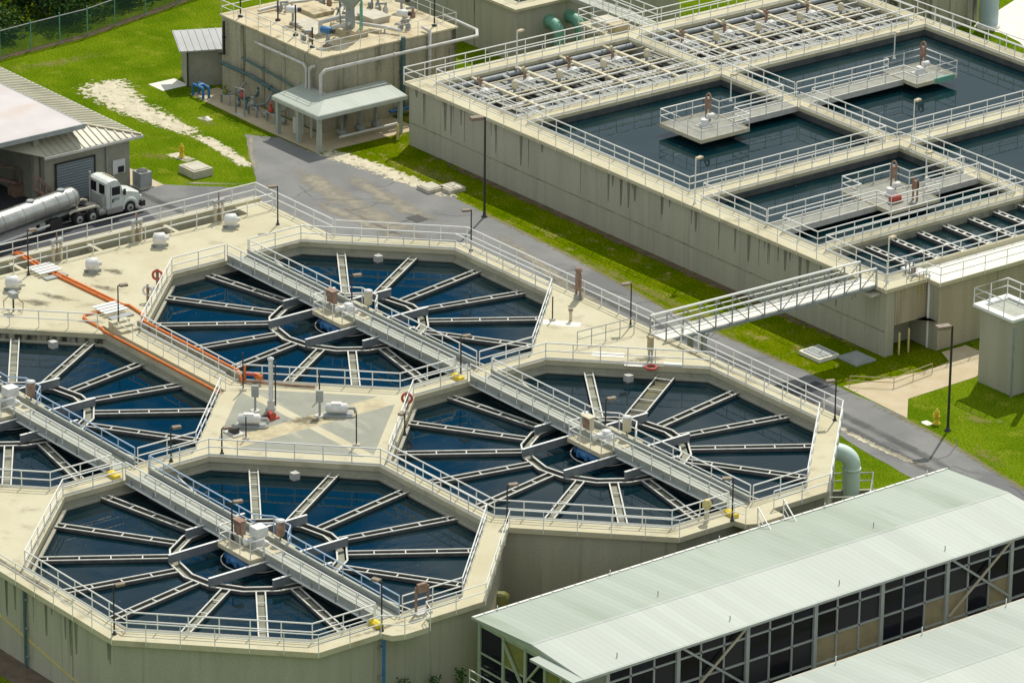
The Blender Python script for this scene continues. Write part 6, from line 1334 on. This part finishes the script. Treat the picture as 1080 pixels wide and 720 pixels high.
MB().box(XR - .10, XR + .10, Y0, Y1, 3.945, 3.956).build('ridge_cap', 'roof_pale', r1); MB().box(X0 - .12, X0 - .002, Y0, Y1, 3.46, 3.6).build('gutter', 'lid', r1)
y = Y0 + 2.2
while y < Y1: MB().tube([(X0 + .1, y, 3.6), (X0 + .1, y, 4.05)], .035, 6).build('roof_pin', 'rail', f2); y += 6.2
MB().box(15.3, WX - .1, FY1 - .5, FY1 - .4, 0, 4.85).build('end_wall', 'block', fb)
struct('paved_yard', MB().sheet([(24.0, -24), (28.9, -24), (28.9, 14), (24.0, 14)], .012), 'asphalt')

# ------------------------------------------------------------------ boundary fence and woods
fz = thing('chain_link_fence', 'green chain link fence along the edge of the woods', 'fence', (-94, 25, 0))
fp = [(-92.6, 8), (-93.1, 14), (-93.4, 17.4), (-93.7, 20.3), (-93.9, 23.0), (-94.1, 25.6), (-94.9, 28.6), (-95.8, 32), (-96.6, 35.4), (-97.4, 38.8), (-98.2, 42.2), (-99, 45.6), (-99.8, 49)]
m = MB()
for a, b in zip(fp, fp[1:]): m.add([(*a, .03), (*b, .03), (*b, 2.1), (*a, 2.1)], [(0, 1, 2, 3)])
m.build('chain_link', 'chain', fz)
MB().tube([(*p, 2.12) for p in fp], .045, 6).build('top_rail', 'grey_pipe', fz)
for p in fp: MB().tube([(*p, 0), (*p, 2.35)], .05, 6).build('post', 'green_pipe', fz)
def tree(x, y, h, r, seed, lab, leafm='leaf_dark', n=2600, low=.12):
    rnd = random.Random(seed); t = thing('woodland_tree', lab, 'tree', (x, y, 0), 'trees beyond the fence')
    tr_ = MB(); tr_.tube([(x, y, 0), (x + rnd.uniform(-.2, .2), y, h * .35), (x + rnd.uniform(-.4, .4), y + rnd.uniform(-.4, .4), h * .8)], [.28, .2, .08], 8)
    cl = []
    for i in range(26):
        a = rnd.uniform(0, 6.28); q = r * rnd.random() ** .5; zz = h * rnd.uniform(low, .95); q *= math.sin(math.pi * min(1, .25 + .75 * (1 - zz / h))) ** .5 + .15
        c = V((x + math.cos(a) * q, y + math.sin(a) * q, zz)); cl.append((c, rnd.uniform(.5, 1.2)))
        if i % 3 == 0: tr_.tube([(x, y, max(.4, zz * .7)), tuple(c)], [.09, .03], 5)
    m = MB()
    for i in range(n):
        c, s = cl[i % len(cl)]; d = V((rnd.gauss(0, 1), rnd.gauss(0, 1), rnd.gauss(0, .8)))
        p = c + d.normalized() * s * rnd.random() ** .4
        u = V((rnd.gauss(0, 1), rnd.gauss(0, 1), rnd.gauss(0, .5))).normalized() * rnd.uniform(.10, .22); v = u.cross(V((rnd.gauss(0, 1), rnd.gauss(0, 1), rnd.gauss(0, 1)))).normalized() * u.length * .6
        m.add([p - u, p + v, p + u, p - v], [(0, 1, 2, 3)])
    tr_.build('trunk', 'bark', t); m.build('crown', leafm, t)
rnd = random.Random(21)
TL = ['dark tree at the upper left picture corner', 'dark tree just right of the picture corner', 'dark tree behind the second fence post', 'dark tree behind the middle of the fence', 'tall dark tree right of the fence middle', 'dark tree behind the last posts of the fence', 'dark tree at the right end of the woods', 'dark tree farther back above the fence', 'lighter shrubby tree close to the fence at left', 'lighter shrubby tree close to the middle of the fence', 'lighter shrubby tree close to the fence at right', 'lighter low tree at the end of the fence line']
spots = [(-101, 17, 7, 3.2), (-102, 22, 8, 3.4), (-100.5, 26, 7, 3.0), (-102, 30, 8, 3.4), (-104, 35, 9, 3.6), (-105, 40, 8, 3.4), (-107, 46, 8, 3.4), (-107, 26, 9, 3.8), (-97.5, 19.5, 2.2, 1.5), (-97.6, 26.5, 2.4, 1.6), (-99.2, 32.5, 2.2, 1.7), (-101.5, 39.0, 2.0, 1.7)]
for i, (x, y, h, r) in enumerate(spots): tree(x, y, h, r, 40 + i, TL[i], 'leaf_dark' if i < 8 else 'leaf_mid', 2400 if i < 8 else 900, .08)
und = MB()
for i in range(9000):
    x = rnd.uniform(-118, -96.5); y = rnd.uniform(8, 62); x -= max(0, (y - 28) * .24)
    p = V((x, y, rnd.random() ** 2 * .9)); u = V((rnd.gauss(0, 1), rnd.gauss(0, 1), rnd.gauss(0, .4))).normalized() * rnd.uniform(.12, .3); v = u.cross(V((rnd.gauss(0, 1), rnd.gauss(0, 1), 1.2))).normalized() * u.length * .6
    und.add([p - u, p + v, p + u, p - v], [(0, 1, 2, 3)])
o = und.build('undergrowth', 'leaf_dark'); o['kind'] = 'stuff'; o['label'] = 'dark undergrowth beneath the trees beyond the fence'
